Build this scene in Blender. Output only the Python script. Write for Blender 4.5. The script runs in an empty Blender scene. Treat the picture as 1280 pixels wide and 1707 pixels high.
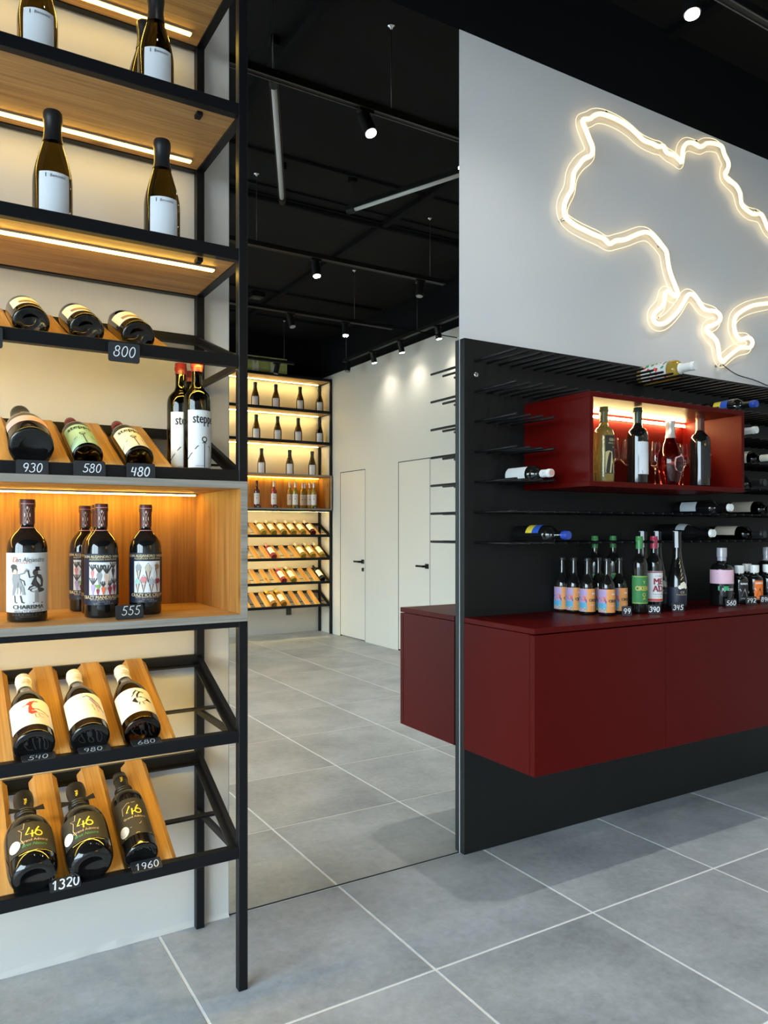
import bpy, bmesh, math, random
from mathutils import Vector, Matrix, Euler
random.seed(7)
S = 1.2                       # metres for one unit of the layout below (eye height)
R = math.radians
scene = bpy.context.scene
COL = scene.collection

# ------------------------------------------------------------------ camera
cd = bpy.data.cameras.new('camera'); cam = bpy.data.objects.new('camera', cd); COL.objects.link(cam)
cam.location = (0, 0, 1.0 * S); cam.rotation_euler = (R(90), 0, R(-31.123))
cd.sensor_fit = 'HORIZONTAL'; cd.sensor_width = 36.0
cd.lens = 36.0 * 1266.15 / 1280.0; cd.shift_y = 30.1 / 1280.0
cd.clip_start = 0.02; cd.clip_end = 200
scene.camera = cam

# ------------------------------------------------------------------ world and exposure
w = bpy.data.worlds.new('overcast_daylight'); scene.world = w; w.use_nodes = True
bg = w.node_tree.nodes['Background']
bg.inputs[0].default_value = (0.73, 0.87, 1.0, 1); bg.inputs[1].default_value = 20.0
scene.view_settings.view_transform = 'Standard'; scene.view_settings.look = 'None'
scene.view_settings.exposure = 0.2; scene.view_settings.gamma = 1.0
scene.view_settings.use_curve_mapping = False
scene.cycles.use_denoising = True
scene.cycles.sample_clamp_indirect = 30.0
scene.cycles.max_bounces = 14; scene.cycles.transmission_bounces = 10; scene.cycles.glossy_bounces = 6
scene.cycles.transparent_max_bounces = 12; scene.cycles.diffuse_bounces = 4
scene.cycles.caustics_refractive = False; scene.cycles.caustics_reflective = False
SPOT_W = 42.0
LED_E = 21.0
NEON_E = 1.75

# daylight portal in the shop window (a sampling aid only, it adds no light of its own)
pl = bpy.data.lights.new('window_portal', 'AREA'); pl.shape = 'RECTANGLE'; pl.size = 3.9 * S; pl.size_y = 2.3 * S
pl.cycles.is_portal = True
po = bpy.data.objects.new('window_portal', pl); COL.objects.link(po)
po.location = (-2.57 * S, -0.9 * S, 1.25 * S); po.rotation_euler = (R(90), 0, R(-90))

# ------------------------------------------------------------------ materials
MATS = {}
def new_mat(name):
    m = bpy.data.materials.new(name); m.use_nodes = True
    MATS[name] = m
    return m, m.node_tree.nodes, m.node_tree.links, m.node_tree.nodes['Principled BSDF']
def M(name, col, rough=0.5, metal=0.0, spec=0.5, coat=0.0, trans=0.0, ior=1.45, emit=None, estr=0.0, bump=0.0, bscale=200.0, var=0.0, vscale=6.0):
    m, n, l, p = new_mat(name)
    c = tuple(col) + (1,)
    p.inputs['Base Color'].default_value = c
    p.inputs['Roughness'].default_value = rough; p.inputs['Metallic'].default_value = metal
    p.inputs['Specular IOR Level'].default_value = spec; p.inputs['Coat Weight'].default_value = coat
    p.inputs['Transmission Weight'].default_value = trans; p.inputs['IOR'].default_value = ior
    if emit:
        p.inputs['Emission Color'].default_value = tuple(emit) + (1,); p.inputs['Emission Strength'].default_value = estr
    if var > 0 or bump > 0:
        tc = n.new('ShaderNodeTexCoord')
        nz = n.new('ShaderNodeTexNoise'); nz.inputs['Scale'].default_value = vscale; nz.inputs['Detail'].default_value = 6
        l.new(tc.outputs['Object'], nz.inputs['Vector'])
        if var > 0:
            mx = n.new('ShaderNodeMix'); mx.data_type = 'RGBA'
            mx.inputs[6].default_value = tuple(v * (1 - var) for v in col) + (1,)
            mx.inputs[7].default_value = tuple(min(1, v * (1 + var)) for v in col) + (1,)
            l.new(nz.outputs['Fac'], mx.inputs[0]); l.new(mx.outputs[2], p.inputs['Base Color'])
        if bump > 0:
            n2 = n.new('ShaderNodeTexNoise'); n2.inputs['Scale'].default_value = bscale; n2.inputs['Detail'].default_value = 3
            l.new(tc.outputs['Object'], n2.inputs['Vector'])
            b = n.new('ShaderNodeBump'); b.inputs['Strength'].default_value = bump; b.inputs['Distance'].default_value = 0.002
            l.new(n2.outputs['Fac'], b.inputs['Height']); l.new(b.outputs['Normal'], p.inputs['Normal'])
    return m
def wood_mat(name, axis, dark, light, rough=0.55):
    m, n, l, p = new_mat(name)
    tc = n.new('ShaderNodeTexCoord'); mp = n.new('ShaderNodeMapping')
    oi = n.new('ShaderNodeObjectInfo')
    ad = n.new('ShaderNodeVectorMath'); ad.operation = 'ADD'
    sc = n.new('ShaderNodeVectorMath'); sc.operation = 'SCALE'; sc.inputs['Scale'].default_value = 7.0
    cb = n.new('ShaderNodeCombineXYZ')
    for i in range(3): l.new(oi.outputs['Random'], cb.inputs[i])
    l.new(cb.outputs[0], sc.inputs[0]); l.new(tc.outputs['Object'], ad.inputs[0]); l.new(sc.outputs[0], ad.inputs[1])
    s = [26.0, 26.0, 26.0]; s[axis] = 1.6
    mp.inputs['Scale'].default_value = s
    l.new(ad.outputs[0], mp.inputs['Vector'])
    a = n.new('ShaderNodeTexNoise'); a.inputs['Scale'].default_value = 1.0; a.inputs['Detail'].default_value = 5; a.inputs['Roughness'].default_value = 0.6; a.inputs['Distortion'].default_value = 0.5
    l.new(mp.outputs[0], a.inputs['Vector'])
    mp2 = n.new('ShaderNodeMapping'); s2 = [170.0, 170.0, 170.0]; s2[axis] = 4.0; mp2.inputs['Scale'].default_value = s2
    l.new(ad.outputs[0], mp2.inputs['Vector'])
    b = n.new('ShaderNodeTexNoise'); b.inputs['Scale'].default_value = 1.0; b.inputs['Detail'].default_value = 3
    l.new(mp2.outputs[0], b.inputs['Vector'])
    mixf = n.new('ShaderNodeMix'); mixf.data_type = 'FLOAT'; mixf.inputs[0].default_value = 0.4
    l.new(a.outputs['Fac'], mixf.inputs[2]); l.new(b.outputs['Fac'], mixf.inputs[3])
    r = n.new('ShaderNodeValToRGB')
    r.color_ramp.elements[0].position = 0.36; r.color_ramp.elements[0].color = tuple(dark) + (1,)
    r.color_ramp.elements[1].position = 0.62; r.color_ramp.elements[1].color = tuple(light) + (1,)
    l.new(mixf.outputs[0], r.inputs[0])
    # knots
    mp3 = n.new('ShaderNodeMapping'); s3 = [9.0, 9.0, 9.0]; s3[axis] = 3.4; mp3.inputs['Scale'].default_value = s3
    l.new(ad.outputs[0], mp3.inputs['Vector'])
    vo = n.new('ShaderNodeTexVoronoi'); vo.inputs['Scale'].default_value = 1.0; l.new(mp3.outputs[0], vo.inputs['Vector'])
    kr = n.new('ShaderNodeMapRange'); kr.inputs[1].default_value = 0.05; kr.inputs[2].default_value = 0.13; kr.inputs[3].default_value = 0.45; kr.inputs[4].default_value = 1.0
    l.new(vo.outputs['Distance'], kr.inputs[0])
    mu = n.new('ShaderNodeMix'); mu.data_type = 'RGBA'; mu.blend_type = 'MULTIPLY'; mu.inputs[0].default_value = 1.0
    l.new(r.outputs[0], mu.inputs[6]); l.new(kr.outputs[0], mu.inputs[7])
    l.new(mu.outputs[2], p.inputs['Base Color'])
    bp = n.new('ShaderNodeBump'); bp.inputs['Strength'].default_value = 0.12; bp.inputs['Distance'].default_value = 0.001
    l.new(b.outputs['Fac'], bp.inputs['Height']); l.new(bp.outputs['Normal'], p.inputs['Normal'])
    p.inputs['Roughness'].default_value = rough; p.inputs['Specular IOR Level'].default_value = 0.35
    return m
WD, WL = (0.38, 0.195, 0.062), (0.66, 0.395, 0.150)
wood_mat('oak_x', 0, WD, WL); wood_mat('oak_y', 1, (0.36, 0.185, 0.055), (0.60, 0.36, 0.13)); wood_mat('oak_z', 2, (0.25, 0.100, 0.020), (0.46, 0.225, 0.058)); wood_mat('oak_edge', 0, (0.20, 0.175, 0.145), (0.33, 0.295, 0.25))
def tile_mat():
    m, n, l, p = new_mat('porcelain_tile')
    tc = n.new('ShaderNodeTexCoord'); oi = n.new('ShaderNodeObjectInfo')
    cb = n.new('ShaderNodeCombineXYZ')
    for i in range(3): l.new(oi.outputs['Random'], cb.inputs[i])
    sc = n.new('ShaderNodeVectorMath'); sc.operation = 'SCALE'; sc.inputs['Scale'].default_value = 9.0
    ad = n.new('ShaderNodeVectorMath'); ad.operation = 'ADD'
    l.new(cb.outputs[0], sc.inputs[0]); l.new(tc.outputs['Object'], ad.inputs[0]); l.new(sc.outputs[0], ad.inputs[1])
    a = n.new('ShaderNodeTexNoise'); a.inputs['Scale'].default_value = 2.6; a.inputs['Detail'].default_value = 9; a.inputs['Roughness'].default_value = 0.62
    b = n.new('ShaderNodeTexNoise'); b.inputs['Scale'].default_value = 38; b.inputs['Detail'].default_value = 6; b.inputs['Roughness'].default_value = 0.7
    l.new(ad.outputs[0], a.inputs['Vector']); l.new(ad.outputs[0], b.inputs['Vector'])
    mf = n.new('ShaderNodeMix'); mf.data_type = 'FLOAT'; mf.inputs[0].default_value = 0.35
    l.new(a.outputs['Fac'], mf.inputs[2]); l.new(b.outputs['Fac'], mf.inputs[3])
    r = n.new('ShaderNodeValToRGB')
    r.color_ramp.elements[0].position = 0.33; r.color_ramp.elements[0].color = (0.24, 0.262, 0.285, 1)
    r.color_ramp.elements[1].position = 0.68; r.color_ramp.elements[1].color = (0.50, 0.532, 0.57, 1)
    l.new(mf.outputs[0], r.inputs[0]); l.new(r.outputs[0], p.inputs['Base Color'])
    rr = n.new('ShaderNodeMapRange'); rr.inputs[3].default_value = 0.33; rr.inputs[4].default_value = 0.5
    l.new(b.outputs['Fac'], rr.inputs[0]); l.new(rr.outputs[0], p.inputs['Roughness'])
    p.inputs['Specular IOR Level'].default_value = 0.4
tile_mat()
M('grout', (0.86, 0.86, 0.84), 0.85)
M('white_paint', (0.52, 0.513, 0.50), 0.75, bump=0.10, bscale=60, var=0.04, vscale=3)
M('door_wall_paint', (0.54, 0.52, 0.475), 0.7, bump=0.06, bscale=60, var=0.03, vscale=2)
M('door_paint', (0.56, 0.54, 0.495), 0.5)
M('sign_wall_paint', (0.73, 0.735, 0.755), 0.7, var=0.03, vscale=3)
M('black_paint', (0.003, 0.003, 0.004), 0.9, spec=0.2)
M('ceiling_black', (0.0075, 0.007, 0.0065), 0.9, spec=0.2, var=0.15, vscale=3)
M('black_gap', (0.02, 0.02, 0.02), 0.9)
M('black_steel', (0.004, 0.0045, 0.006), 0.42, 0.0, 0.28)
M('track_black', (0.005, 0.005, 0.005), 0.45, spec=0.3)
M('track_grey', (0.10, 0.10, 0.10), 0.4, 0.6)
M('peg_black', (0.004, 0.004, 0.005), 0.33, 0.0, 0.35)
def board_mat():
    m, n, l, p = new_mat('black_oak_board')
    tc = n.new('ShaderNodeTexCoord'); mp = n.new('ShaderNodeMapping'); mp.inputs['Scale'].default_value = (30, 30, 2.0)
    l.new(tc.outputs['Object'], mp.inputs['Vector'])
    a = n.new('ShaderNodeTexNoise'); a.inputs['Scale'].default_value = 1.0; a.inputs['Detail'].default_value = 6
    l.new(mp.outputs[0], a.inputs['Vector'])
    r = n.new('ShaderNodeValToRGB'); r.color_ramp.elements[0].color = (0.0058, 0.0062, 0.0066, 1); r.color_ramp.elements[1].color = (0.0112, 0.0115, 0.012, 1)
    l.new(a.outputs['Fac'], r.inputs[0]); l.new(r.outputs[0], p.inputs['Base Color'])
    p.inputs['Roughness'].default_value = 0.55; p.inputs['Specular IOR Level'].default_value = 0.25
    bp = n.new('ShaderNodeBump'); bp.inputs['Strength'].default_value = 0.1; bp.inputs['Distance'].default_value = 0.001
    l.new(a.outputs['Fac'], bp.inputs['Height']); l.new(bp.outputs['Normal'], p.inputs['Normal'])
board_mat()
M('red_lacquer', (0.072, 0.0019, 0.0012), 0.42, 0.0, 0.10, bump=0.02, bscale=400)
M('red_edge', (0.15, 0.03, 0.03), 0.45)
m, n, l, p = new_mat('mirror_silver')
p.inputs['Base Color'].default_value = (0.94, 0.925, 0.855, 1); p.inputs['Metallic'].default_value = 1.0; p.inputs['Roughness'].default_value = 0.0
M('mirror_edge', (0.25, 0.3, 0.28), 0.3)
M('chrome', (0.6, 0.6, 0.6), 0.2, 1.0)
M('steel_stud', (0.45, 0.45, 0.46), 0.3, 1.0)
M('led_warm', (0.9, 0.8, 0.6), 0.5, emit=(1.0, 0.64, 0.10), estr=LED_E)
M('led_mid', (0.9, 0.8, 0.6), 0.5, emit=(1.0, 0.64, 0.10), estr=LED_E * 1.8)
M('led_front', (0.9, 0.8, 0.6), 0.5, emit=(1.0, 0.65, 0.10), estr=LED_E * 1.9)
M('led_far', (0.9, 0.8, 0.6), 0.5, emit=(1.0, 0.72, 0.24), estr=LED_E * 2.9)
M('led_far_front', (0.9, 0.8, 0.6), 0.5, emit=(1.0, 0.72, 0.24), estr=LED_E * 2.1)
M('led_warm_red', (0.9, 0.8, 0.6), 0.5, emit=(1.0, 0.72, 0.30), estr=LED_E * 7.0)
M('led_channel', (0.35, 0.34, 0.32), 0.4, 0.7)
M('neon', (0.9, 0.85, 0.7), 0.5, emit=(1.0, 0.72, 0.34), estr=NEON_E)
M('acrylic_edge_glow', (0.9, 0.9, 0.85), 0.2, emit=(1.0, 0.78, 0.42), estr=0.7)  # weak emission stands in for tube light carried to the cut edge
m, n, l, p = new_mat('acrylic_sheet')
tr = n.new('ShaderNodeBsdfTransparent'); gl = n.new('ShaderNodeBsdfGlossy'); gl.inputs['Roughness'].default_value = 0.03
mx = n.new('ShaderNodeMixShader'); mx.inputs[0].default_value = 0.05
l.new(tr.outputs[0], mx.inputs[1]); l.new(gl.outputs[0], mx.inputs[2]); l.new(mx.outputs[0], n['Material Output'].inputs['Surface'])
m, n, l, p = new_mat('window_glass')
tr = n.new('ShaderNodeBsdfTransparent'); gl = n.new('ShaderNodeBsdfGlossy'); gl.inputs['Roughness'].default_value = 0.0
tr.inputs[0].default_value = (0.92, 0.95, 0.94, 1)
mx = n.new('ShaderNodeMixShader'); mx.inputs[0].default_value = 0.06
l.new(tr.outputs[0], mx.inputs[1]); l.new(gl.outputs[0], mx.inputs[2]); l.new(mx.outputs[0], n['Material Output'].inputs['Surface'])
M('lamp_on', (1, 1, 1), 0.5, emit=(1.0, 0.95, 0.86), estr=60)
M('lamp_off', (0.25, 0.25, 0.25), 0.2)
M('tube_white', (0.62, 0.62, 0.61), 0.3)
# bottles
M('glass_black', (0.006, 0.006, 0.006), 0.06, 0, 0.5, 0.3)
M('glass_olive', (0.065, 0.036, 0.005), 0.02, 0, 0.5, 0, 1.0, 1.45)
M('glass_dark_olive', (0.030, 0.024, 0.007), 0.03, 0, 0.5, 0, 1.0, 1.45)
M('glass_white_wine', (0.92, 0.72, 0.18), 0.0, 0, 0.5, 0, 0.75, 1.4)
M('glass_yellow', (0.62, 0.40, 0.06), 0.05, 0, 0.5, 0.2, 0.5, 1.4)
M('glass_rose', (0.75, 0.13, 0.10), 0.0, 0, 0.5, 0, 1.0, 1.4)
M('glass_pink_far', (0.50, 0.07, 0.07), 0.08, 0, 0.5, 0.2, 0.4, 1.4)
M('glass_amber', (0.55, 0.25, 0.04), 0.05, 0, 0.5, 0.2, 0.5, 1.4)
M('glass_dark_red', (0.08, 0.012, 0.012), 0.06, 0, 0.5, 0.2)
M('crystal', (1, 1, 1), 0.0, 0, 0.5, 0, 1.0, 1.45)
M('foil_black', (0.012, 0.012, 0.013), 0.35, bump=0.05, bscale=90)
M('foil_white', (0.75, 0.74, 0.72), 0.5)
M('foil_cream', (0.72, 0.68, 0.55), 0.5)
M('foil_maroon', (0.085, 0.018, 0.014), 0.35)
M('foil_olive', (0.16, 0.14, 0.05), 0.3)
M('foil_green_black', (0.03, 0.045, 0.03), 0.3)
M('foil_green', (0.05, 0.24, 0.07), 0.35)
M('foil_red', (0.36, 0.025, 0.06), 0.35)
M('wax_red', (0.15, 0.014, 0.022), 0.35)
M('foil_blue', (0.02, 0.06, 0.36), 0.3)
M('foil_silver', (0.62, 0.55, 0.50), 0.35, 0.5)
M('foil_pink', (0.6, 0.35, 0.3), 0.4)
M('cap_white', (0.82, 0.82, 0.80), 0.35)
M('cap_cork', (0.62, 0.52, 0.42), 0.6)
M('wrap_clear', (0.55, 0.52, 0.58), 0.2, 0, 0.6, 0.3, 0.3)
M('paper_white', (0.72, 0.72, 0.72), 0.6)
M('paper_cool', (0.66, 0.69, 0.74), 0.6)
M('paper_cream', (0.78, 0.72, 0.58), 0.6)
M('paper_black', (0.012, 0.012, 0.015), 0.5)
M('paper_charcoal', (0.030, 0.028, 0.025), 0.55)
M('paper_navy', (0.012, 0.014, 0.03), 0.5)
M('paper_mint', (0.35, 0.58, 0.48), 0.6)
M('paper_pink', (0.72, 0.38, 0.42), 0.6)
M('paper_pale_pink', (0.80, 0.50, 0.62), 0.6)
M('paper_orange', (0.78, 0.32, 0.10), 0.6)
M('paper_bright_orange', (0.85, 0.18, 0.02), 0.6)
M('paper_green', (0.04, 0.20, 0.06), 0.6)
M('paper_grey', (0.38, 0.40, 0.42), 0.6)
M('paper_sand', (0.52, 0.45, 0.35), 0.6)
M('ink_black', (0.012, 0.012, 0.012), 0.6)
M('ink_dark', (0.06, 0.055, 0.05), 0.6)
M('ink_grey', (0.30, 0.30, 0.30), 0.6)
M('ink_brown', (0.30, 0.17, 0.09), 0.6)
M('ink_red', (0.62, 0.05, 0.035), 0.6)
M('ink_orange', (0.75, 0.16, 0.06), 0.6)
M('ink_maroon', (0.28, 0.02, 0.05), 0.6)
M('ink_gold', (0.72, 0.52, 0.10), 0.4)
M('ink_pale_gold', (0.62, 0.50, 0.26), 0.5)
M('ink_yellow', (0.82, 0.62, 0.06), 0.5)
M('ink_green', (0.03, 0.35, 0.14), 0.5)
M('ink_blue', (0.03, 0.10, 0.50), 0.5)
M('ink_sea', (0.10, 0.36, 0.55), 0.5)
M('ink_purple', (0.42, 0.30, 0.52), 0.5)
M('ink_mountain', (0.10, 0.10, 0.28), 0.5)
M('ink_leaf', (0.20, 0.38, 0.05), 0.5)
M('ink_white', (0.85, 0.85, 0.85), 0.6)
M('ink_beige', (0.65, 0.48, 0.38), 0.6)
M('ink_pink', (0.62, 0.22, 0.22), 0.6)
M('tag_black', (0.018, 0.019, 0.022), 0.55)
M('chalk', (0.80, 0.82, 0.86), 0.7)
M('carton_green', (0.36, 0.36, 0.10), 0.7)
M('carton_print', (0.55, 0.55, 0.42), 0.7)
M('pavement', (0.16, 0.16, 0.155), 0.9, var=0.2, vscale=2)
M('handle_black', (0.015, 0.015, 0.015), 0.35)
M('cord_black', (0.015, 0.015, 0.015), 0.6)

# ------------------------------------------------------------------ helpers
ORIG = {}
def setp(o, label=None, cat=None, group=None, kind=None):
    for k, v in (('label', label), ('category', cat), ('group', group), ('kind', kind)):
        if v: o[k] = v
    return o
def thing(name, label, cat, loc=(0, 0, 0), group=None):
    o = bpy.data.objects.new(name, None); COL.objects.link(o); o.empty_display_size = 0.05
    o.location = Vector(loc) * S; ORIG[o.name] = Vector(loc)
    return setp(o, label, cat, group)
class MB:
    """collects geometry in layout units; build() links it as one mesh object"""
    def __init__(s): s.v = []; s.f = []
    def add(s, vs, fs):
        b = len(s.v); s.v += [tuple(q) for q in vs]; s.f += [tuple(b + i for i in f) for f in fs]; return s
    def box(s, x0, x1, y0, y1, z0, z1):
        x0, x1 = min(x0, x1), max(x0, x1); y0, y1 = min(y0, y1), max(y0, y1); z0, z1 = min(z0, z1), max(z0, z1)
        return s.add([(x0, y0, z0), (x1, y0, z0), (x1, y1, z0), (x0, y1, z0), (x0, y0, z1), (x1, y0, z1), (x1, y1, z1), (x0, y1, z1)],
                     [(0, 3, 2, 1), (4, 5, 6, 7), (0, 1, 5, 4), (1, 2, 6, 5), (2, 3, 7, 6), (3, 0, 4, 7)])
    def bar(s, a, b, wx, wz, up=(0, 0, 1)):
        """rectangular bar from a to b, wx wide sideways, wz high"""
        a, b, up = Vector(a), Vector(b), Vector(up); d = (b - a).normalized()
        r = d.cross(up)
        r = r.normalized() if r.length > 1e-6 else Vector((1, 0, 0))
        u = r.cross(d).normalized(); vs = []
        for q in (a, b):
            for i, j in ((-1, -1), (1, -1), (1, 1), (-1, 1)): vs.append(q + r * (i * wx / 2) + u * (j * wz / 2))
        return s.add(vs, [(0, 1, 2, 3), (7, 6, 5, 4), (0, 4, 5, 1), (1, 5, 6, 2), (2, 6, 7, 3), (3, 7, 4, 0)])
    def tube(s, pts, r, seg=8, closed=False, cap=True):
        pts = [Vector(q) for q in pts]; N = len(pts); rings = []
        ref = None
        for i, q in enumerate(pts):
            if closed: d = (pts[(i + 1) % N] - pts[i - 1])
            else: d = pts[min(i + 1, N - 1)] - pts[max(i - 1, 0)]
            d.normalize()
            if ref is None:
                ref = d.cross(Vector((0, 0, 1)))
                if ref.length < 1e-3: ref = d.cross(Vector((0, 1, 0)))
            ref = (ref - d * ref.dot(d)).normalized(); o2 = d.cross(ref)
            rr = r[i] if isinstance(r, (list, tuple)) else r
            rings.append([q + (ref * math.cos(2 * math.pi * k / seg) + o2 * math.sin(2 * math.pi * k / seg)) * rr for k in range(seg)])
        vs = [x for ring in rings for x in ring]; fs = []
        for i in range(N if closed else N - 1):
            j = (i + 1) % N
            for k in range(seg): fs.append((i * seg + k, i * seg + (k + 1) % seg, j * seg + (k + 1) % seg, j * seg + k))
        if cap and not closed: fs.append(tuple(range(seg - 1, -1, -1))); fs.append(tuple((N - 1) * seg + k for k in range(seg)))
        return s.add(vs, fs)
    def lathe(s, prof, seg=24, c=(0, 0, 0)):
        vs = []; idx = []
        for r, z in prof:
            if r < 1e-6: idx.append([len(vs)]); vs.append((c[0], c[1], c[2] + z))
            else:
                idx.append([len(vs) + k for k in range(seg)])
                vs += [(c[0] + r * math.cos(2 * math.pi * k / seg), c[1] + r * math.sin(2 * math.pi * k / seg), c[2] + z) for k in range(seg)]
        fs = []
        for a, b in zip(idx, idx[1:]):
            for k in range(seg):
                k2 = (k + 1) % seg
                if len(a) == 1 and len(b) == 1: continue
                if len(a) == 1: fs.append((a[0], b[k2], b[k]))
                elif len(b) == 1: fs.append((a[k], a[k2], b[0]))
                else: fs.append((a[k], a[k2], b[k2], b[k]))
        return s.add(vs, fs)
    def poly(s, pts, y0, y1):
        """prism of an (x,z) outline between y0 and y1"""
        N = len(pts)
        vs = [(x, y0, z) for x, z in pts] + [(x, y1, z) for x, z in pts]
        return s.add(vs, [tuple(range(N)), tuple(range(2 * N - 1, N - 1, -1))] + [(i, N + i, N + (i + 1) % N, (i + 1) % N) for i in range(N)])
    def mesh(s, name, mat, off=(0, 0, 0), bevel=0.0, smooth=False, fixn=True):
        me = bpy.data.meshes.new(name)
        o = Vector(off)
        me.from_pydata([(Vector(q) - o) * S for q in s.v], [], s.f)
        if fixn or bevel:
            bm = bmesh.new(); bm.from_mesh(me)
            if bevel:
                bmesh.ops.bevel(bm, geom=list(bm.edges), offset=bevel * S, segments=1, affect='EDGES', profile=0.5)
            bmesh.ops.recalc_face_normals(bm, faces=bm.faces); bm.to_mesh(me); bm.free()
        me.materials.append(MATS[mat])
        if smooth:
            me.polygons.foreach_set('use_smooth', [True] * len(me.polygons)); me.update()
        return me
    def build(s, name, mat, parent=None, bevel=0.0, smooth=False, base=None):
        """base: origin of a top-level object (layout units)"""
        off = ORIG[parent.name] if parent else Vector(base if base else (0, 0, 0))
        o = bpy.data.objects.new(name, s.mesh(name, mat, off, bevel, smooth)); COL.objects.link(o)
        if parent: o.parent = parent; ORIG[o.name] = off
        else: o.location = off * S; ORIG[o.name] = off
        return o
def sharp_smooth(me, ang=40):
    """smooth shading with hard edges kept"""
    bm = bmesh.new(); bm.from_mesh(me)
    for e in bm.edges:
        if len(e.link_faces) == 2 and e.calc_face_angle(0) > R(ang): e.smooth = False
    for f in bm.faces: f.smooth = True
    bm.to_mesh(me); bm.free()
def place(name, me, parent, loc, rot=(0, 0, 0)):
    o = bpy.data.objects.new(name, me); COL.objects.link(o); o.parent = parent
    o.location = (Vector(loc) - ORIG[parent.name]) * S; o.rotation_euler = rot
    return o
def dup(root, label=None, group=None):
    r = root.copy(); COL.objects.link(r)
    if label: r['label'] = label
    if group: r['group'] = group
    for ch in list(root.children):
        c = ch.copy(); COL.objects.link(c); c.parent = r
        for g in ch.children:
            d = g.copy(); COL.objects.link(d); d.parent = c
    return r
def catmull(p, n=6, closed=False):
    out = []; N = len(p)
    for i in range(N if closed else N - 1):
        a, b, c, d = (p[(i - 1) % N], p[i], p[(i + 1) % N], p[(i + 2) % N]) if closed else (p[max(i - 1, 0)], p[i], p[i + 1], p[min(i + 2, N - 1)])
        for k in range(n):
            t = k / n
            out.append(tuple(0.5 * (2 * b[j] + (c[j] - a[j]) * t + (2 * a[j] - 5 * b[j] + 4 * c[j] - d[j]) * t * t + (3 * b[j] - a[j] - 3 * c[j] + d[j]) * t ** 3) for j in range(len(b))))
    if not closed: out.append(tuple(p[-1]))
    return out

# ---- flat drawing (lettering and pictures), later laid flat or wrapped round a bottle
TXT = {}
def text_geo(s):
    if s in TXT: return TXT[s]
    cu = bpy.data.curves.new('t', 'FONT'); cu.body = s; cu.size = 1.0; cu.align_x = 'CENTER'; cu.align_y = 'CENTER'; cu.resolution_u = 2
    ob = bpy.data.objects.new('t', cu)
    me = bpy.data.meshes.new_from_object(ob)
    vs = [(q.co.x, q.co.y) for q in me.vertices]; fs = [tuple(f.vertices) for f in me.polygons]
    bpy.data.objects.remove(ob); bpy.data.curves.remove(cu); bpy.data.meshes.remove(me)
    TXT[s] = (vs, fs); return TXT[s]
def _arc(cx, cy, rx, ry, a0, a1, n=10):
    return [(cx + rx * math.cos(R(a0 + (a1 - a0) * i / n)), cy + ry * math.sin(R(a0 + (a1 - a0) * i / n))) for i in range(n + 1)]
DIG = {
 '0': [_arc(.3, .5, .24, .48, 80, 445, 16)], '1': [[(.12, .70), (.34, .98), (.34, .02)]],
 '2': [_arc(.3, .74, .24, .24, 165, -35, 9) + [(.10, .06), (.26, .12), (.58, .03)]],
 '3': [_arc(.28, .75, .22, .22, 150, -80, 9) + _arc(.27, .27, .27, .27, 85, -160, 10)],
 '4': [[(.14, .95), (.06, .45), (.52, .45)], [(.46, .92), (.42, .0)]],
 '5': [[(.60, .96), (.22, .94), (.16, .56)] + _arc(.28, .30, .26, .28, 115, -150, 10)],
 '6': [[(.46, .97), (.22, .68)] + _arc(.30, .27, .24, .26, 160, -200, 14)],
 '7': [[(.06, .92), (.56, .94), (.24, .02)], [(.16, .48), (.46, .50)]],
 '8': [_arc(.30, .76, .19, .21, -60, 240, 12) + _arc(.29, .27, .24, .27, 125, -215, 14) ],
 '9': [_arc(.30, .70, .22, .25, 10, 370, 12) + [(.50, .40), (.34, .02)]],
 ' ': []}
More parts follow.
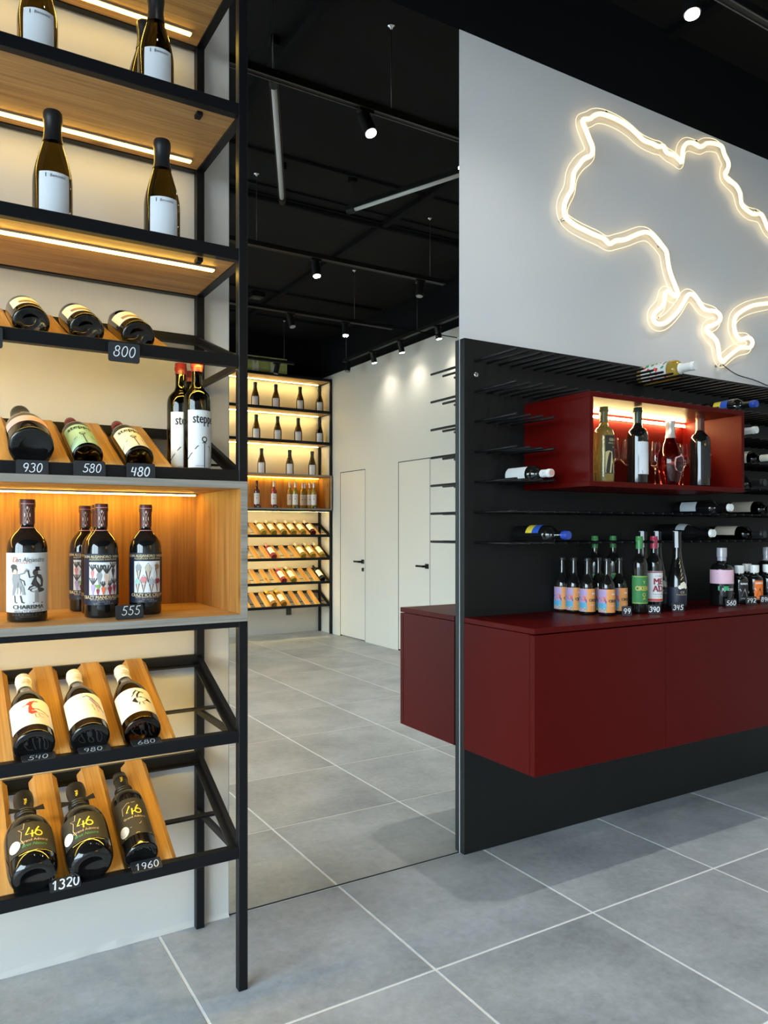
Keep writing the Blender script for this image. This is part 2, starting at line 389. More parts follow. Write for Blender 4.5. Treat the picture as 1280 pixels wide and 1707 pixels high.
class Draw:
    def __init__(s): s.by = {}
    def _m(s, mat): return s.by.setdefault(mat, ([], []))
    def tri(s, mat, vs, fs):
        V, F = s._m(mat); b = len(V); V += vs; F += [tuple(b + i for i in f) for f in fs]; return s
    def rect(s, x0, y0, x1, y1, mat, n=1):
        vs = []; fs = []
        for i in range(n + 1):
            x = x0 + (x1 - x0) * i / n; vs += [(x, y0), (x, y1)]
        for i in range(n): fs.append((2 * i, 2 * i + 2, 2 * i + 3, 2 * i + 1))
        return s.tri(mat, vs, fs)
    def poly(s, pts, mat): return s.tri(mat, list(pts), [tuple(range(len(pts)))])
    def disc(s, x, y, r, mat, ry=None, n=14): return s.poly([(x + r * math.cos(2 * math.pi * k / n), y + (ry or r) * math.sin(2 * math.pi * k / n)) for k in range(n)], mat)
    def ring(s, x, y, r, wd, mat): return s.line([(x + r * math.cos(2 * math.pi * k / 14), y + r * math.sin(2 * math.pi * k / 14)) for k in range(15)], wd, mat)
    def line(s, pts, wd, mat):
        vs = []; fs = []; N = len(pts)
        for i, (x, y) in enumerate(pts):
            a = pts[max(i - 1, 0)]; b = pts[min(i + 1, N - 1)]
            dx, dy = b[0] - a[0], b[1] - a[1]; L = math.hypot(dx, dy) or 1
            vs += [(x - dy / L * wd / 2, y + dx / L * wd / 2), (x + dy / L * wd / 2, y - dx / L * wd / 2)]
        for i in range(N - 1): fs.append((2 * i + 1, 2 * i + 3, 2 * i + 2, 2 * i))
        return s.tri(mat, vs, fs)
    def text(s, t, x, y, size, mat, shear=0.0, sx=1.0, bold=0.0):
        vs, fs = text_geo(t)
        for off in ((0,) if not bold else (-bold, 0, bold)):
            s.tri(mat, [(x + off + (a + shear * b) * size * sx, y + b * size) for a, b in vs], fs)
        return s
    def digits(s, t, x, y, size, mat, shear=0.18, wd=0.09, rot=0.0, gap=.70):
        x0 = -len(t) * gap * size / 2; c, sn = math.cos(rot), math.sin(rot)
        for i, ch in enumerate(t):
            for st in DIG[ch]:
                pts = []
                for a, b in st:
                    px = x0 + (i * gap + a + shear * b) * size; py = (b - .5) * size
                    pts.append((x + px * c - py * sn, y + px * sn + py * c))
                s.line(pts, wd * size, mat)
        return s
    def flat(s, fn, parent, name='print', lift=None):
        """fn maps (x, y) to layout space (parent-local)"""
        for lay_, (mat, (V, F)) in enumerate(s.by.items()):
            me = bpy.data.meshes.new(name); me.from_pydata([(Vector(fn(x, y)) + Vector(lift or (0, 0, 0)) * lay_) * S for x, y in V], [], F)
            me.materials.append(MATS[mat]); o = bpy.data.objects.new(name, me); COL.objects.link(o); o.parent = parent

# ---- bottles
BASE = [(0, .022), (.5, .018), (.80, .0), (.93, .003), (.985, .012), (1, .03)]
PROFILE = {
 'bordeaux': (BASE, [(1, .60), (.985, .64), (.90, .685), (.70, .72), (.50, .745), (.41, .775), (.385, .80)], [(.375, .93), (.375, .935), (.42, .937), (.42, .965), (.385, .97), (.385, 1.0), (0, 1.0)]),
 'heavy': (BASE, [(1, .575), (.985, .62), (.90, .67), (.70, .715), (.48, .75), (.37, .78), (.345, .80)], [(.345, .935), (.345, .937), (.385, .938), (.385, .99), (.365, 1.0), (0, 1.0)]),
 'burgundy': (BASE, [(1, .40), (.985, .47), (.90, .56), (.73, .64), (.55, .71), (.42, .77), (.365, .82)], [(.35, .93), (.35, .932), (.40, .935), (.40, .965), (.36, .97), (.36, 1.0), (0, 1.0)]),
 'champagne': (BASE, [(1, .34), (.985, .42), (.92, .49), (.80, .57), (.64, .655), (.50, .73), (.43, .79)], [(.405, .84), (.405, .85), (.42, .9), (.45, .93), (.46, .955), (.445, .99), (.40, 1.0), (0, 1.0)]),
 'beer': (BASE, [(1, .47), (.985, .52), (.90, .575), (.70, .63), (.50, .685), (.41, .75), (.38, .82)], [(.355, .95), (.355, .952), (.42, .955), (.42, .99), (.38, 1.0), (0, 1.0)]),
 'squat': (BASE, [(1, .58), (.985, .63), (.92, .675), (.76, .715), (.52, .735), (.39, .755), (.36, .78)], [(.36, .84), (.41, .845), (.41, .99), (.39, 1.0), (0, 1.0)]),
 'jar': (BASE, [(1, .60), (.98, .645), (.90, .68), (.72, .71), (.55, .73), (.48, .755), (.46, .78)], [(.46, .82), (.52, .825), (.52, .985), (.50, 1.0), (0, 1.0)]),
 'slim': ([(0, .02), (.5, .015), (.76, 0), (.88, .004), (.92, .02)], [(.94, .1), (1, .25), (.97, .37), (.82, .48), (.63, .58), (.48, .68), (.41, .78)], [(.385, .97), (.40, .98), (.40, 1.0), (0, 1.0)]),
 'round': ([(0, .03), (.5, .02), (.70, 0), (.83, .01), (.93, .05)], [(.985, .12), (1, .25), (1, .40), (.96, .50), (.84, .58), (.62, .645), (.43, .69), (.36, .73)], [(.345, .80), (.36, .85), (.40, .90), (.41, .95), (.38, 1.0), (0, 1.0)]),
 'flared': ([(0, .03), (.4, .025), (.62, 0), (.72, .006), (.78, .03)], [(.82, .08), (.92, .20), (.99, .32), (1, .40), (.93, .50), (.75, .60), (.52, .69), (.38, .76), (.33, .82)], [(.32, .93), (.35, .935), (.35, 1.0), (0, 1.0)]),
}
def bprofile(kind):
    a, sh, t = PROFILE[kind]
    return list(a) + catmull(sh, 3) + list(t)
def rad_at(pr, z):
    best = 0
    for (r0, z0), (r1, z1) in zip(pr, pr[1:]):
        if z1 > z0 and z0 <= z <= z1: best = r0 + (r1 - r0) * (z - z0) / (z1 - z0)
    return best
def wrap(parent, pr, H, r, d, lift, name='print'):
    """wrap a Draw (x = arc length, y = height above base) round the bottle, facing -Y"""
    for lay_, (mat, (V, F)) in enumerate(d.by.items()):
        me = bpy.data.meshes.new(name); vs = []
        for x, y in V:
            rr = rad_at(pr, y / H) * r + lift + .00022 * lay_
            a = x / r; vs.append(Vector((rr * math.sin(a), -rr * math.cos(a), y)) * S)
        me.from_pydata(vs, [], F); me.materials.append(MATS[mat])
        o = bpy.data.objects.new(name, me); COL.objects.link(o); o.parent = parent
def bottle(name, label, group, kind, H, r, glass, cap=None, capz=.80, labels=(), art=None, neck_art=None, ring=None, seg=28, cat='bottle', extra=None):
    root = thing(name, label, cat, (0, 0, 0), group)
    pr = bprofile(kind)
    mb = MB().lathe([(a * r, b * H) for a, b in pr], seg)
    me = mb.mesh('glass_body', glass); sharp_smooth(me, 50)
    body = bpy.data.objects.new('glass_body', me); COL.objects.link(body); body.parent = root
    if cap:
        top = [(a, b) for a, b in pr if b > capz and a > 0]
        r0 = rad_at(pr, capz)
        cp = [(r0 * r, capz * H), (r0 * r + .0012, capz * H)] + [(a * r + .0012, b * H + (.001 if b > .99 else 0)) for a, b in top] + [(0, H + .001)]
        me = MB().lathe(cp, 20).mesh('capsule', cap); sharp_smooth(me, 50)
        c = bpy.data.objects.new('capsule', me); COL.objects.link(c); c.parent = root
        if neck_art: wrap(c, pr, H, r, neck_art(Draw()), .0020, 'emblem')
    first = None
    for (z0, z1, a0, a1, mat) in labels:
        vs = []; fs = []; n = 16; nz = 5
        for j in range(nz + 1):
            z = z0 + (z1 - z0) * j / nz
            rr = rad_at(pr, z / H) * r + .0006
            for i in range(n + 1):
                a = R(a0 + (a1 - a0) * i / n); vs.append((rr * math.sin(a), -rr * math.cos(a), z))
        for j in range(nz):
            for i in range(n): fs.append((j * (n + 1) + i, j * (n + 1) + i + 1, (j + 1) * (n + 1) + i + 1, (j + 1) * (n + 1) + i))
        me = MB().add(vs, fs).mesh('paper_label', mat, smooth=True, fixn=False)
        o = bpy.data.objects.new('paper_label', me); COL.objects.link(o); o.parent = root
        first = first or o
    if art: wrap(first or body, pr, H, r, art(Draw(), H, r), .0012)
    if ring:
        z, mat = ring; rr = rad_at(pr, z / H) * r
        b = MB()
        for k in (-.006, 0, .006):
            b.tube([((rr + .002) * math.cos(2 * math.pi * i / 16), (rr + .002) * math.sin(2 * math.pi * i / 16), z + k) for i in range(16)], .0032, 6, True)
        me = b.mesh('neck_cord', mat, smooth=True); o = bpy.data.objects.new('neck_cord', me); COL.objects.link(o); o.parent = root
    if extra: extra(root, H, r)
    return root
def stand(o, x, y, z, spin=0):
    o.location = Vector((x, y, z)) * S; o.rotation_euler = (0, 0, R(spin)); return o
def pose(o, x, y, z, theta, spin=0):
    o.location = Vector((x, y, z)) * S
    o.rotation_euler = (Matrix.Rotation(theta, 3, 'X') @ Matrix.Rotation(R(spin), 3, 'Z')).to_euler(); return o

# ------------------------------------------------------------------ the room
WN = 1.894        # plane of the mirror wall
XE = 3.365        # plane of the wall with the two doors
YS = -3.02        # wall behind the far rack
XW = -2.6         # shop window
ZC = 2.88         # black ceiling
ZT = 2.552        # top of the white wall
def struct(o, label=None): return setp(o, label, kind='structure')
# floor: grout bed with single porcelain tiles on it
floor = struct(MB().box(XW - .3, XE + .1, YS - .1, WN + .1, -.08, -.0009).build('floor', 'grout'), 'grey porcelain tile floor with light joints')
G = .0026
TX = [.4925 + .5005 * k for k in range(-6, 6)]; TY = [1.4185 - .5005 * k for k in range(-1, 10)]
xs = [XW] + [x for x in TX if XW + .02 < x < XE - .02] + [XE]
ys = [WN] + [y for y in TY if YS + .02 < y < WN - .02] + [YS]
tcache = {}
for i in range(len(xs) - 1):
    for j in range(len(ys) - 1):
        a, b, c, d = xs[i], xs[i + 1], ys[j + 1], ys[j]
        key = (round(b - a, 3), round(d - c, 3))
        if key not in tcache:
            tcache[key] = MB().box(-key[0] / 2 + G, key[0] / 2 - G, -key[1] / 2 + G, key[1] / 2 - G, -.012, 0).mesh('tile', 'porcelain_tile', bevel=.0009)
        place('tile', tcache[key], floor, ((a + b) / 2, (c + d) / 2, 0))
# mirror wall: white behind the rack, recess for the mirror, sign wall
wn = struct(MB().box(XW - .1, .6726, WN, WN + .12, 0, ZT).build('wall_north', 'white_paint'))
MB().box(.6726, 1.4165, WN + .012, WN + .12, 0, ZT).build('mirror_backing', 'black_paint', wn)
o = MB().box(1.4165, XE + .1, WN, WN + .12, 0, ZT).build('sign_wall', 'sign_wall_paint', wn); o['label'] = 'pale grey wall field behind the neon sign'
struct(MB().box(XW - .1, XE + .1, WN + .004, WN + .12, ZT, ZC).build('wall_north_upper', 'black_paint'))
# rough bead of filler where the white wall meets the floor
tb = MB(); random.seed(3); prev = None
q = [(XW + (.6726 - XW) * i / 70, WN - .002 - random.random() * .004, .004 + random.random() * .008) for i in range(71)]
vs = []; fs = []
for x, y, z in q: vs += [(x, WN, .0), (x, y - .003, .0), (x, y, z * .6), (x, WN, z + .006)]
for i in range(70):
    for k in range(3): fs.append((i * 4 + k, (i + 1) * 4 + k, (i + 1) * 4 + k + 1, i * 4 + k + 1))
struct(tb.add(vs, fs).build('trim_1', 'white_paint'))
# door wall with two flush doors
DOORS = ((-2.582, -2.115, 1.54, True), (-1.551, -1.096, 1.56, False))
we = MB(); edges = [YS] + [e for d in DOORS for e in (d[0] - .006, d[1] + .006)] + [WN]
for k in range(0, len(edges), 2): we.box(XE, XE + .1, edges[k], edges[k + 1], 0, 2.50)
for d in DOORS: we.box(XE, XE + .1, d[0] - .006, d[1] + .006, d[2] + .006, 2.50)
we = struct(we.build('wall_east', 'door_wall_paint'))
struct(MB().box(XE + .004, XE + .1, YS, WN, 2.50, ZC).build('wall_east_upper', 'black_paint'))
for k, d in enumerate(DOORS):
    MB().box(XE + .03, XE + .09, d[0] - .006, d[1] + .006, 0, d[2] + .006).build('door_recess', 'black_gap', we)
    dr = thing('door_%d' % (k + 1), 'flush white door with a black lever handle' + (' and a square lock' if d[3] else ' beside the red cabinet'), None, (XE, (d[0] + d[1]) / 2, 0))
    dr['kind'] = 'structure'
    MB().box(XE + .001, XE + .03, d[0], d[1], .012, d[2]).build('door_leaf', 'door_paint', dr, bevel=.001)
    g = MB(); ga, gb_, gz = d[0] - .006, d[1] + .006, d[2] + .006
    g.box(XE + .0008, XE + .02, ga, d[0] + .0005, .0, gz); g.box(XE + .0008, XE + .02, d[1] - .0005, gb_, .0, gz); g.box(XE + .0008, XE + .02, d[0], d[1], d[2] - .0005, gz)
    g.build('door_gap_shade', 'black_gap', dr)  # black strips set in the open gap in place of its shade
    yh = d[1] - .034
    h = MB().box(XE - .010, XE + .001, yh - .019, yh + .019, .716 - .019, .716 + .019).build('handle_rose', 'handle_black', dr, bevel=.001)
    MB().box(XE - .045, XE - .010, yh - .008, yh + .008, .716 - .008, .716 + .008).box(XE - .045, XE - .033, yh - .10, yh + .008, .716 - .008, .716 + .008).build('handle_lever', 'handle_black', dr)
    if d[3]: MB().box(XE - .008, XE + .001, yh - .015, yh + .015, .645 - .016, .645 + .016).build('lock', 'handle_black', dr, bevel=.001)
# wall behind the far rack, window front
struct(MB().box(XW - .1, XE + .1, YS - .1, YS, 0, 2.50).build('wall_south', 'white_paint'))
struct(MB().box(XW - .1, XE + .1, YS - .1, YS - .004, 2.50, ZC).build('wall_south_upper', 'black_paint'))
struct(MB().box(XW - .1, XW, YS, -2.85, 0, ZC).box(XW - .1, XW, 1.05, WN, 0, ZC).box(XW - .1, XW, -2.85, 1.05, 2.4, ZC).box(XW - .1, XW, -2.85, 1.05, 0, .1).build('wall_west', 'white_paint'))
for k in range(3):
    y0 = -2.85 + 1.3 * k; y1 = y0 + 1.3
    wi = thing('window_%d' % (k + 1), 'tall shop window pane in a black frame', None, (XW, (y0 + y1) / 2, .1)); wi['kind'] = 'structure'
    f = MB()
    f.box(XW - .06, XW - .02, y0, y0 + .03, .1, 2.4); f.box(XW - .06, XW - .02, y1 - .03, y1, .1, 2.4)
    f.box(XW - .06, XW - .02, y0 + .03, y1 - .03, .1, .13); f.box(XW - .06, XW - .02, y0 + .03, y1 - .03, 2.37, 2.4)
    f.build('window_frame', 'black_steel', wi)
    MB().box(XW - .042, XW - .038, y0 + .03, y1 - .03, .13, 2.37).build('window_pane', 'window_glass', wi)
struct(MB().box(XW - 25, XW - .1, -22, 22, -.10, -.03).build('pavement', 'pavement'), 'unseen grey pavement added outside to block light from below')  # unseen slab, added so less sky light reaches the walls from below
# ceiling with conduits
ce = struct(MB().box(XW - .1, XE + .1, YS - .1, WN + .12, ZC, ZC + .06).build('ceiling', 'ceiling_black'))
for y, r in ((-.20, .02), (-.08, .006), (.27, .008), (-1.75, .012), (-2.4, .012), (.9, .008)):
    MB().tube([(XW + .1, y, ZC - r), (XE - .05, y, ZC - r)], r, 8).build('conduit', 'black_paint', ce, smooth=True)
for x in (1.2, 2.4):
    MB().box(x - .02, x + .02, YS, WN, ZC - .03, ZC - .001).build('ceiling_joist', 'black_paint', ce)

# ------------------------------------------------------------------ mirror, peg wall, red furniture
mi = thing('wall_mirror', 'tall two pane wall mirror between the steel wine rack and the black peg wall', 'mirror', (1.045, WN, 0))
MB().box(.6745, 1.4150, WN, WN + .010, .004, 1.5935).build('mirror_pane', 'mirror_silver', mi)
MB().box(.6745, 1.4150, WN, WN + .010, 1.5965, ZT - .002).build('mirror_pane', 'mirror_silver', mi)
MB().box(.6728, .6744, WN - .0004, WN + .010, .004, ZT - .002).build('mirror_edge', 'mirror_edge', mi)
MB().box(.6745, 1.4150, WN - .0006, WN + .010, .0005, .0035).build('mirror_edge', 'black_gap', mi)
PY = 1.8706
pw = thing('peg_wall', 'black board wall studded with rows of black metal wine pegs', 'wine rack', (2.39, WN, 0))
MB().box(1.4175, XE - .004, PY, WN - .0008, 0.001, 1.591).build('board', 'black_oak_board', pw, bevel=.0008)
peg = MB().lathe([(0, 0), (.0042, 0), (.0042, .192), (.0030, .1945), (0, .1945)], 8).mesh('peg', 'peg_black', smooth=False); sharp_smooth(peg, 45)
ZR = [.961 + .0938 * k for k in range(7)]
for k, z in enumerate(ZR):
    for i in range(35):
        x = 1.460 + .0487 * i
        if 1.13 < z < 1.40 and 1.640 < x < 2.41: continue
        place('peg', peg, pw, (x, PY, z), (R(90), 0, 0))
st = MB().lathe([(0, 0), (.009, 0), (.009, .004), (.006, .006), (.004, .006), (.003, .004), (0, .004)], 16).mesh('fixing_stud', 'steel_stud', smooth=True)
place('fixing_stud', st, pw, (1.462, PY, 1.481), (R(90), 0, 0))
# long floating cabinet
CX0, CX1, CYF, CZ0, CZ1 = 1.415, XE - .006, 1.554, .3275, .7315
cb = thing('floating_cabinet', 'long dark red floating cabinet along the black peg wall', 'cabinet', (2.39, PY, CZ0))
MB().box(CX0, CX1, CYF, PY - .0005, CZ1 - .0155, CZ1).build('worktop', 'red_lacquer', cb, bevel=.0008)
MB().box(CX0, CX1, CYF + .020, PY - .0005, CZ0, CZ1 - .0172).build('carcass', 'red_lacquer', cb, bevel=.0006)
xd = [CX0, 1.953, 2.491, 3.029, CX1]
for a, b in zip(xd, xd[1:]): MB().box(a + (.0 if a == CX0 else .001), b - .001, CYF, CYF + .0185, CZ0, CZ1 - .019).build('door', 'red_lacquer', cb, bevel=.0008)
# open red box on the peg wall
BX0, BX1, BYF, BZ0, BZ1, TH = 1.659, 2.398, 1.587, 1.1285, 1.4065, .0155
rb = thing('wall_shelf_box', 'open dark red display box with a lit interior mounted on the peg wall', 'shelf', (2.03, PY, BZ0))
MB().box(BX0, BX1, BYF, PY - .0005, BZ1 - TH, BZ1).build('top_panel', 'red_lacquer', rb, bevel=.0007)
MB().box(BX0, BX1, BYF, PY - .0005, BZ0, BZ0 + TH).build('bottom_panel', 'red_lacquer', rb, bevel=.0007)
MB().box(BX0, BX0 + TH, BYF, PY - .0005, BZ0 + TH, BZ1 - TH).build('side_panel', 'red_lacquer', rb, bevel=.0007)
MB().box(BX1 - TH, BX1, BYF, PY - .0005, BZ0 + TH, BZ1 - TH).build('side_panel', 'red_lacquer', rb, bevel=.0007)
MB().box(BX0 + TH, BX1 - TH, 1.822, 1.832, BZ0 + TH, BZ1 - TH).build('back_panel', 'red_lacquer', rb)
MB().box(BX0 + TH + .004, BX1 - TH - .004, 1.8125, 1.8215, BZ1 - TH - .0150, BZ1 - TH - .0080).build('led_channel', 'led_channel', rb)
MB().bar((BX0 + TH + .006, 1.8095, BZ1 - TH - .0115), (BX1 - TH - .006, 1.8095, BZ1 - TH - .0115), .0035, .0085).build('led_strip', 'led_warm_red', rb)

# ------------------------------------------------------------------ neon sign
NP = [(1.924, 2.402), (1.953, 2.412), (1.971, 2.427), (2.0, 2.442), (2.042, 2.447), (2.091, 2.446), (2.141, 2.439), (2.185, 2.425), (2.224, 2.41), (2.27, 2.41), (2.303, 2.407), (2.33, 2.416), (2.35, 2.398), (2.391, 2.398), (2.426, 2.387), (2.434, 2.382), (2.439, 2.409), (2.443, 2.436), (2.461, 2.46), (2.497, 2.473), (2.54, 2.469), (2.562, 2.479), (2.584, 2.494), (2.637, 2.506), (2.675, 2.504), (2.69, 2.479), (2.713, 2.456), (2.716, 2.433), (2.695, 2.403), (2.713, 2.384), (2.76, 2.375), (2.792, 2.348), (2.799, 2.311), (2.832, 2.292), (2.88, 2.284), (2.93, 2.295), (2.955, 2.275), (2.98, 2.245),
 (3.02, 2.235), (3.07, 2.243), (3.12, 2.215), (3.17, 2.205), (3.20, 2.165), (3.19, 2.12), (3.215, 2.07), (3.18, 2.03), (3.13, 2.02), (3.09, 1.985), (3.03, 1.955),
 (2.989, 1.939), (2.88, 1.913), (2.799, 1.876), (2.76, 1.846), (2.752, 1.81), (2.768, 1.775), (2.799, 1.764), (2.848, 1.778), (2.873, 1.763), (2.856, 1.738), (2.799, 1.732), (2.744, 1.703), (2.698, 1.673), (2.682, 1.661), (2.661, 1.675), (2.652, 1.715), (2.637, 1.742), (2.592, 1.762), (2.584, 1.783), (2.622, 1.797), (2.659, 1.817), (2.664, 1.839), (2.637, 1.852), (2.577, 1.849), (2.548, 1.862), (2.526, 1.882), (2.497, 1.896), (2.469, 1.889), (2.447, 1.86), (2.412, 1.818), (2.364, 1.779), (2.33, 1.761), (2.29, 1.757), (2.274, 1.775), (2.29, 1.8), (2.323, 1.823), (2.337, 1.852), (2.341, 1.878), (2.364, 1.884), (2.396, 1.873), (2.412, 1.880), (2.405, 1.899), (2.378, 1.94), (2.361, 1.974), (2.353, 2.008), (2.344, 2.034), (2.31, 2.054), (2.27, 2.078), (2.231, 2.079), (2.185, 2.061), (2.128, 2.032), (2.079, 2.018), (2.048, 2.001), (2.018, 2.014), (1.971, 2.018), (1.924, 2.025), (1.89, 2.03), (1.85, 2.043), (1.833, 2.06), (1.833, 2.092), (1.85, 2.125), (1.867, 2.149), (1.872, 2.179), (1.878, 2.21), (1.901, 2.24), (1.924, 2.267), (1.959, 2.288), (1.965, 2.315), (1.947, 2.344), (1.93, 2.372), (1.918, 2.39)]
path = catmull(NP, 3, True); NYP = 1.866
ns = thing('neon_sign', 'glowing warm white neon outline of a country map on the pale wall', 'neon sign', (2.5, WN, 1.66))
MB().tube([(x, NYP, z) for x, z in path], .0078, 8, True).build('neon_tube', 'neon', ns, smooth=True)
N = len(path); inner = []; outer = []
for i in range(N):
    a, b = Vector(path[i - 4] + (0,)), Vector(path[(i + 4) % N] + (0,)); d = (b - a).normalized()
    nrm = Vector((-d.y, d.x, 0)); p0 = Vector(path[i] + (0,))
    outer.append(p0 + nrm * .026); inner.append(p0 - nrm * .026)
yb0, yb1 = NYP + .010, NYP + .0135
ab = MB(); vs = []; fs = []
for q_, r_ in zip(outer, inner): vs += [(q_.x, yb0, q_.y), (r_.x, yb0, r_.y)]
for i in range(N): j = (i + 1) % N; fs.append((2 * i, 2 * i + 1, 2 * j + 1, 2 * j))
ab.add(vs, fs).build('acrylic_sheet', 'acrylic_sheet', ns)
for loop in (outer, inner):
    # smooth the cut edge a little so that it does not knot in tight bends
    L2 = [sum((loop[(i + k) % N] for k in (-2, -1, 0, 1, 2)), Vector((0, 0, 0))) / 5 for i in range(N)]
    MB().tube([(v.x, yb0 + .0015, v.y) for v in L2], .0016, 5, True).build('acrylic_edge_glow', 'acrylic_edge_glow', ns, smooth=True)
for x, z in ((1.838, 2.045), (2.04, 2.462), (2.53, 2.49), (2.905, 2.305), (2.335, 2.056), (2.312, 1.782), (2.675, 1.648), (3.17, 2.02)):
    MB().tube([(x, WN, z), (x, yb0 - .004, z)], .005, 8).build('standoff', 'chrome', ns, smooth=True)
MB().tube(catmull([(2.69, WN - .02, 1.652), (2.80, WN - .006, 1.628), (2.92, WN - .004, 1.618), (3.05, WN - .004, 1.60), (3.15, WN - .004, 1.597)], 6), .0018, 6).build('power_cord', 'cord_black', ns, smooth=True)

# ------------------------------------------------------------------ wine racks
def slat_mesh(L):
    sec = [(-.029, -.016), (.029, -.016), (.029, -.011), (.018, 0), (-.018, 0), (-.029, -.011)]
    vs = [(x, -L / 2, z) for x, z in sec] + [(x, L / 2, z) for x, z in sec]
    return MB().add(vs, [tuple(range(5, -1, -1)), tuple(range(6, 12))] + [(i, (i + 1) % 6, 6 + (i + 1) % 6, 6 + i) for i in range(6)]).mesh('slat', 'oak_y')
class Rack:
    def __init__(s, label, x0, x1, yf, dn, depth, ztop):
        s.x0, s.x1, s.yf, s.dn, s.dp = x0, x1, yf, dn, depth
        s.o = thing('wine_rack', label, 'wine rack', ((x0 + x1) / 2, yf + dn * depth / 2, 0)); s.tiers = {}
        T = .0205
        for x in (x0, x1 - T):
            for d in (0, depth - T): MB().box(x, x + T, s.y(d), s.y(d + T), 0.001, ztop).build('post', 'black_steel', s.o, bevel=.0012)
    def y(s, d): return s.yf + s.dn * d
    def shelf(s, z, led=None, clip=False, lm='led_warm'):
        x0, x1, T, dp = s.x0 + .0205, s.x1 - .0205, .0205, s.dp
        h = .026
        MB().box(x0, x1, s.y(0), s.y(T), z - h + .008, z + .008).build('front_rail', 'black_steel', s.o, bevel=.001)
        MB().box(x0, x1, s.y(dp - T), s.y(dp), z - h + .008, z + .008).build('back_rail', 'black_steel', s.o, bevel=.001)
        for x in (s.x0, x1): MB().box(x, x + T, s.y(T), s.y(dp - T), z - h + .008, z + .008).build('side_rail', 'black_steel', s.o, bevel=.001)
        MB().box(x0, x1, s.y(T + .0005), s.y(dp - T - .0005), z - .0155, z).build('shelf_board', 'oak_x', s.o)
        if led is not None: s.led(z - .0158, led, mat=lm)
        if clip:
            for x in (x1 - .075,): MB().box(x - .006, x + .006, s.y(T + .012), s.y(T + .034), z - .024, z - .0157).build('clip', 'black_steel', s.o)
    def led(s, z, d, xa=None, xb=None, mat='led_warm'):
        xa = s.x0 + .03 if xa is None else xa; xb = s.x1 - .045 if xb is None else xb
        ch = MB().box(xa, xb, s.y(d - .008), s.y(d + .008), z - .004, z).build('led_channel', 'led_channel', s.o)
        MB().box(xa, xb - .004, s.y(d - .0055), s.y(d + .0055), z - .0068, z - .0042).build('led_strip', mat, s.o)
    def front_led(s, z, d=.030, mat='led_front'):
        xa, xb = s.x0 + .024, s.x1 - .026; b = Vector((0, s.dn, -1)).normalized() 
        q = Vector((0, s.y(d), z)); up = Vector((0, s.dn, 1)).normalized()
        MB().bar((xa, q.y, q.z), (xb, q.y, q.z), .006, .015, tuple(up)).build('led_channel', 'led_channel', s.o)
        q2 = q + b * .0042
        MB().bar((xa + .002, q2.y, q2.z), (xb - .002, q2.y, q2.z), .0022, .0115, tuple(up)).build('led_strip', mat, s.o)
    def tier(s, zf, zb, slats, led=False):
        x0, x1, T, dp = s.x0 + .0205, s.x1 - .0205, .0205, s.dp
        MB().box(x0, x1, s.y(0), s.y(T), zf - .0125, zf + .0125).build('front_rail', 'black_steel', s.o, bevel=.001)
        MB().box(x0, x1, s.y(dp - T - .006), s.y(dp - T + .006), zb - .008, zb + .014).box(x0, x1, s.y(dp - T - .03), s.y(dp - T - .006), zb - .012, zb - .008).build('back_rail', 'black_steel', s.o)
        for x in (s.x0 + T / 2, s.x1 - T / 2 - .004):
            a, b = (x, s.y(T * .6), zf + .004), (x, s.y(dp - T * .9), zb + .004)
            MB().bar(a, b, .012, .016).build('sloping_rail', 'black_steel', s.o, bevel=.0008)
            MB().bar((x - .012, a[1], a[2] - .006), (x - .012, b[1], b[2] - .006), .014, .004).build('slat_ledge', 'black_steel', s.o)
            MB().bar((x, s.y(T), zf - .006), (x, s.y(dp - T), zf - .006), .010, .014).build('side_rail', 'black_steel', s.o)
        f = .45
        MB().box(x0 - .004, x1 + .004, s.y(.02 + f * (dp - .04) - .010), s.y(.02 + f * (dp - .04) + .010), zf + f * (zb - zf) - .021, zf + f * (zb - zf) - .0165).build('cross_brace', 'black_steel', s.o)
        d0, d1 = T + .002, dp - T - .004
        p0, p1 = Vector((0, s.y(d0), zf + .0125)), Vector((0, s.y(d1), zb + .0165))
        L = (p1 - p0).length; al = math.atan2(p1.z - p0.z, d1 - d0)
        me = slat_mesh(L); rot = (Matrix.Rotation(0 if s.dn > 0 else math.pi, 3, 'Z') @ Matrix.Rotation(al, 3, 'X')).to_euler()
        for x in slats: place('slat', me, s.o, (x, (p0.y + p1.y) / 2, (p0.z + p1.z) / 2), rot)
        if led: s.front_led(zf - .002, mat='led_front' if led is True else led)
        return (p0, al, s.dn)
    def box(s, z0, z1, xr, led_d):
        th = .015; ya, yb = s.y(-.013), s.y(s.dp - .004); xl = s.x0 + .004
        MB().box(xl, xr, ya, yb, z1 - th, z1).build('box_top', 'oak_x', s.o, bevel=.0005)
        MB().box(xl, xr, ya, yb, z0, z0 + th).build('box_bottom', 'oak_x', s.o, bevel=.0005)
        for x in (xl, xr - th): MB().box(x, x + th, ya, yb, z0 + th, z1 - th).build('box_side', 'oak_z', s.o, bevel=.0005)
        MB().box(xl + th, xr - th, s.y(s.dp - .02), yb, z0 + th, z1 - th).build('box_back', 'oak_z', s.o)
        MB().box(xl, s.x1 - .0205, s.y(0), s.y(.0205), z0 - .014, z0 - .0005).build('front_rail', 'black_steel', s.o)
        MB().box(xl, s.x1 - .0205, s.y(s.dp - .0205), s.y(s.dp), z0 - .014, z0 - .0005).build('back_rail', 'black_steel', s.o)
        ye = s.y(-.0138)
        MB().box(xl, xr, ye, ya, z1 - th, z1).build('edge_band', 'oak_edge', s.o)
        MB().box(xl, xr, ye, ya, z0, z0 + th).build('edge_band', 'oak_edge', s.o)
        for x in (xl, xr - th): MB().box(x, x + th, ye, ya, z0 + th, z1 - th).build('edge_band', 'oak_edge', s.o)
        s.led(z1 - th - .0002, led_d, xl + th + .004, xr - th - .012, 'led_mid')
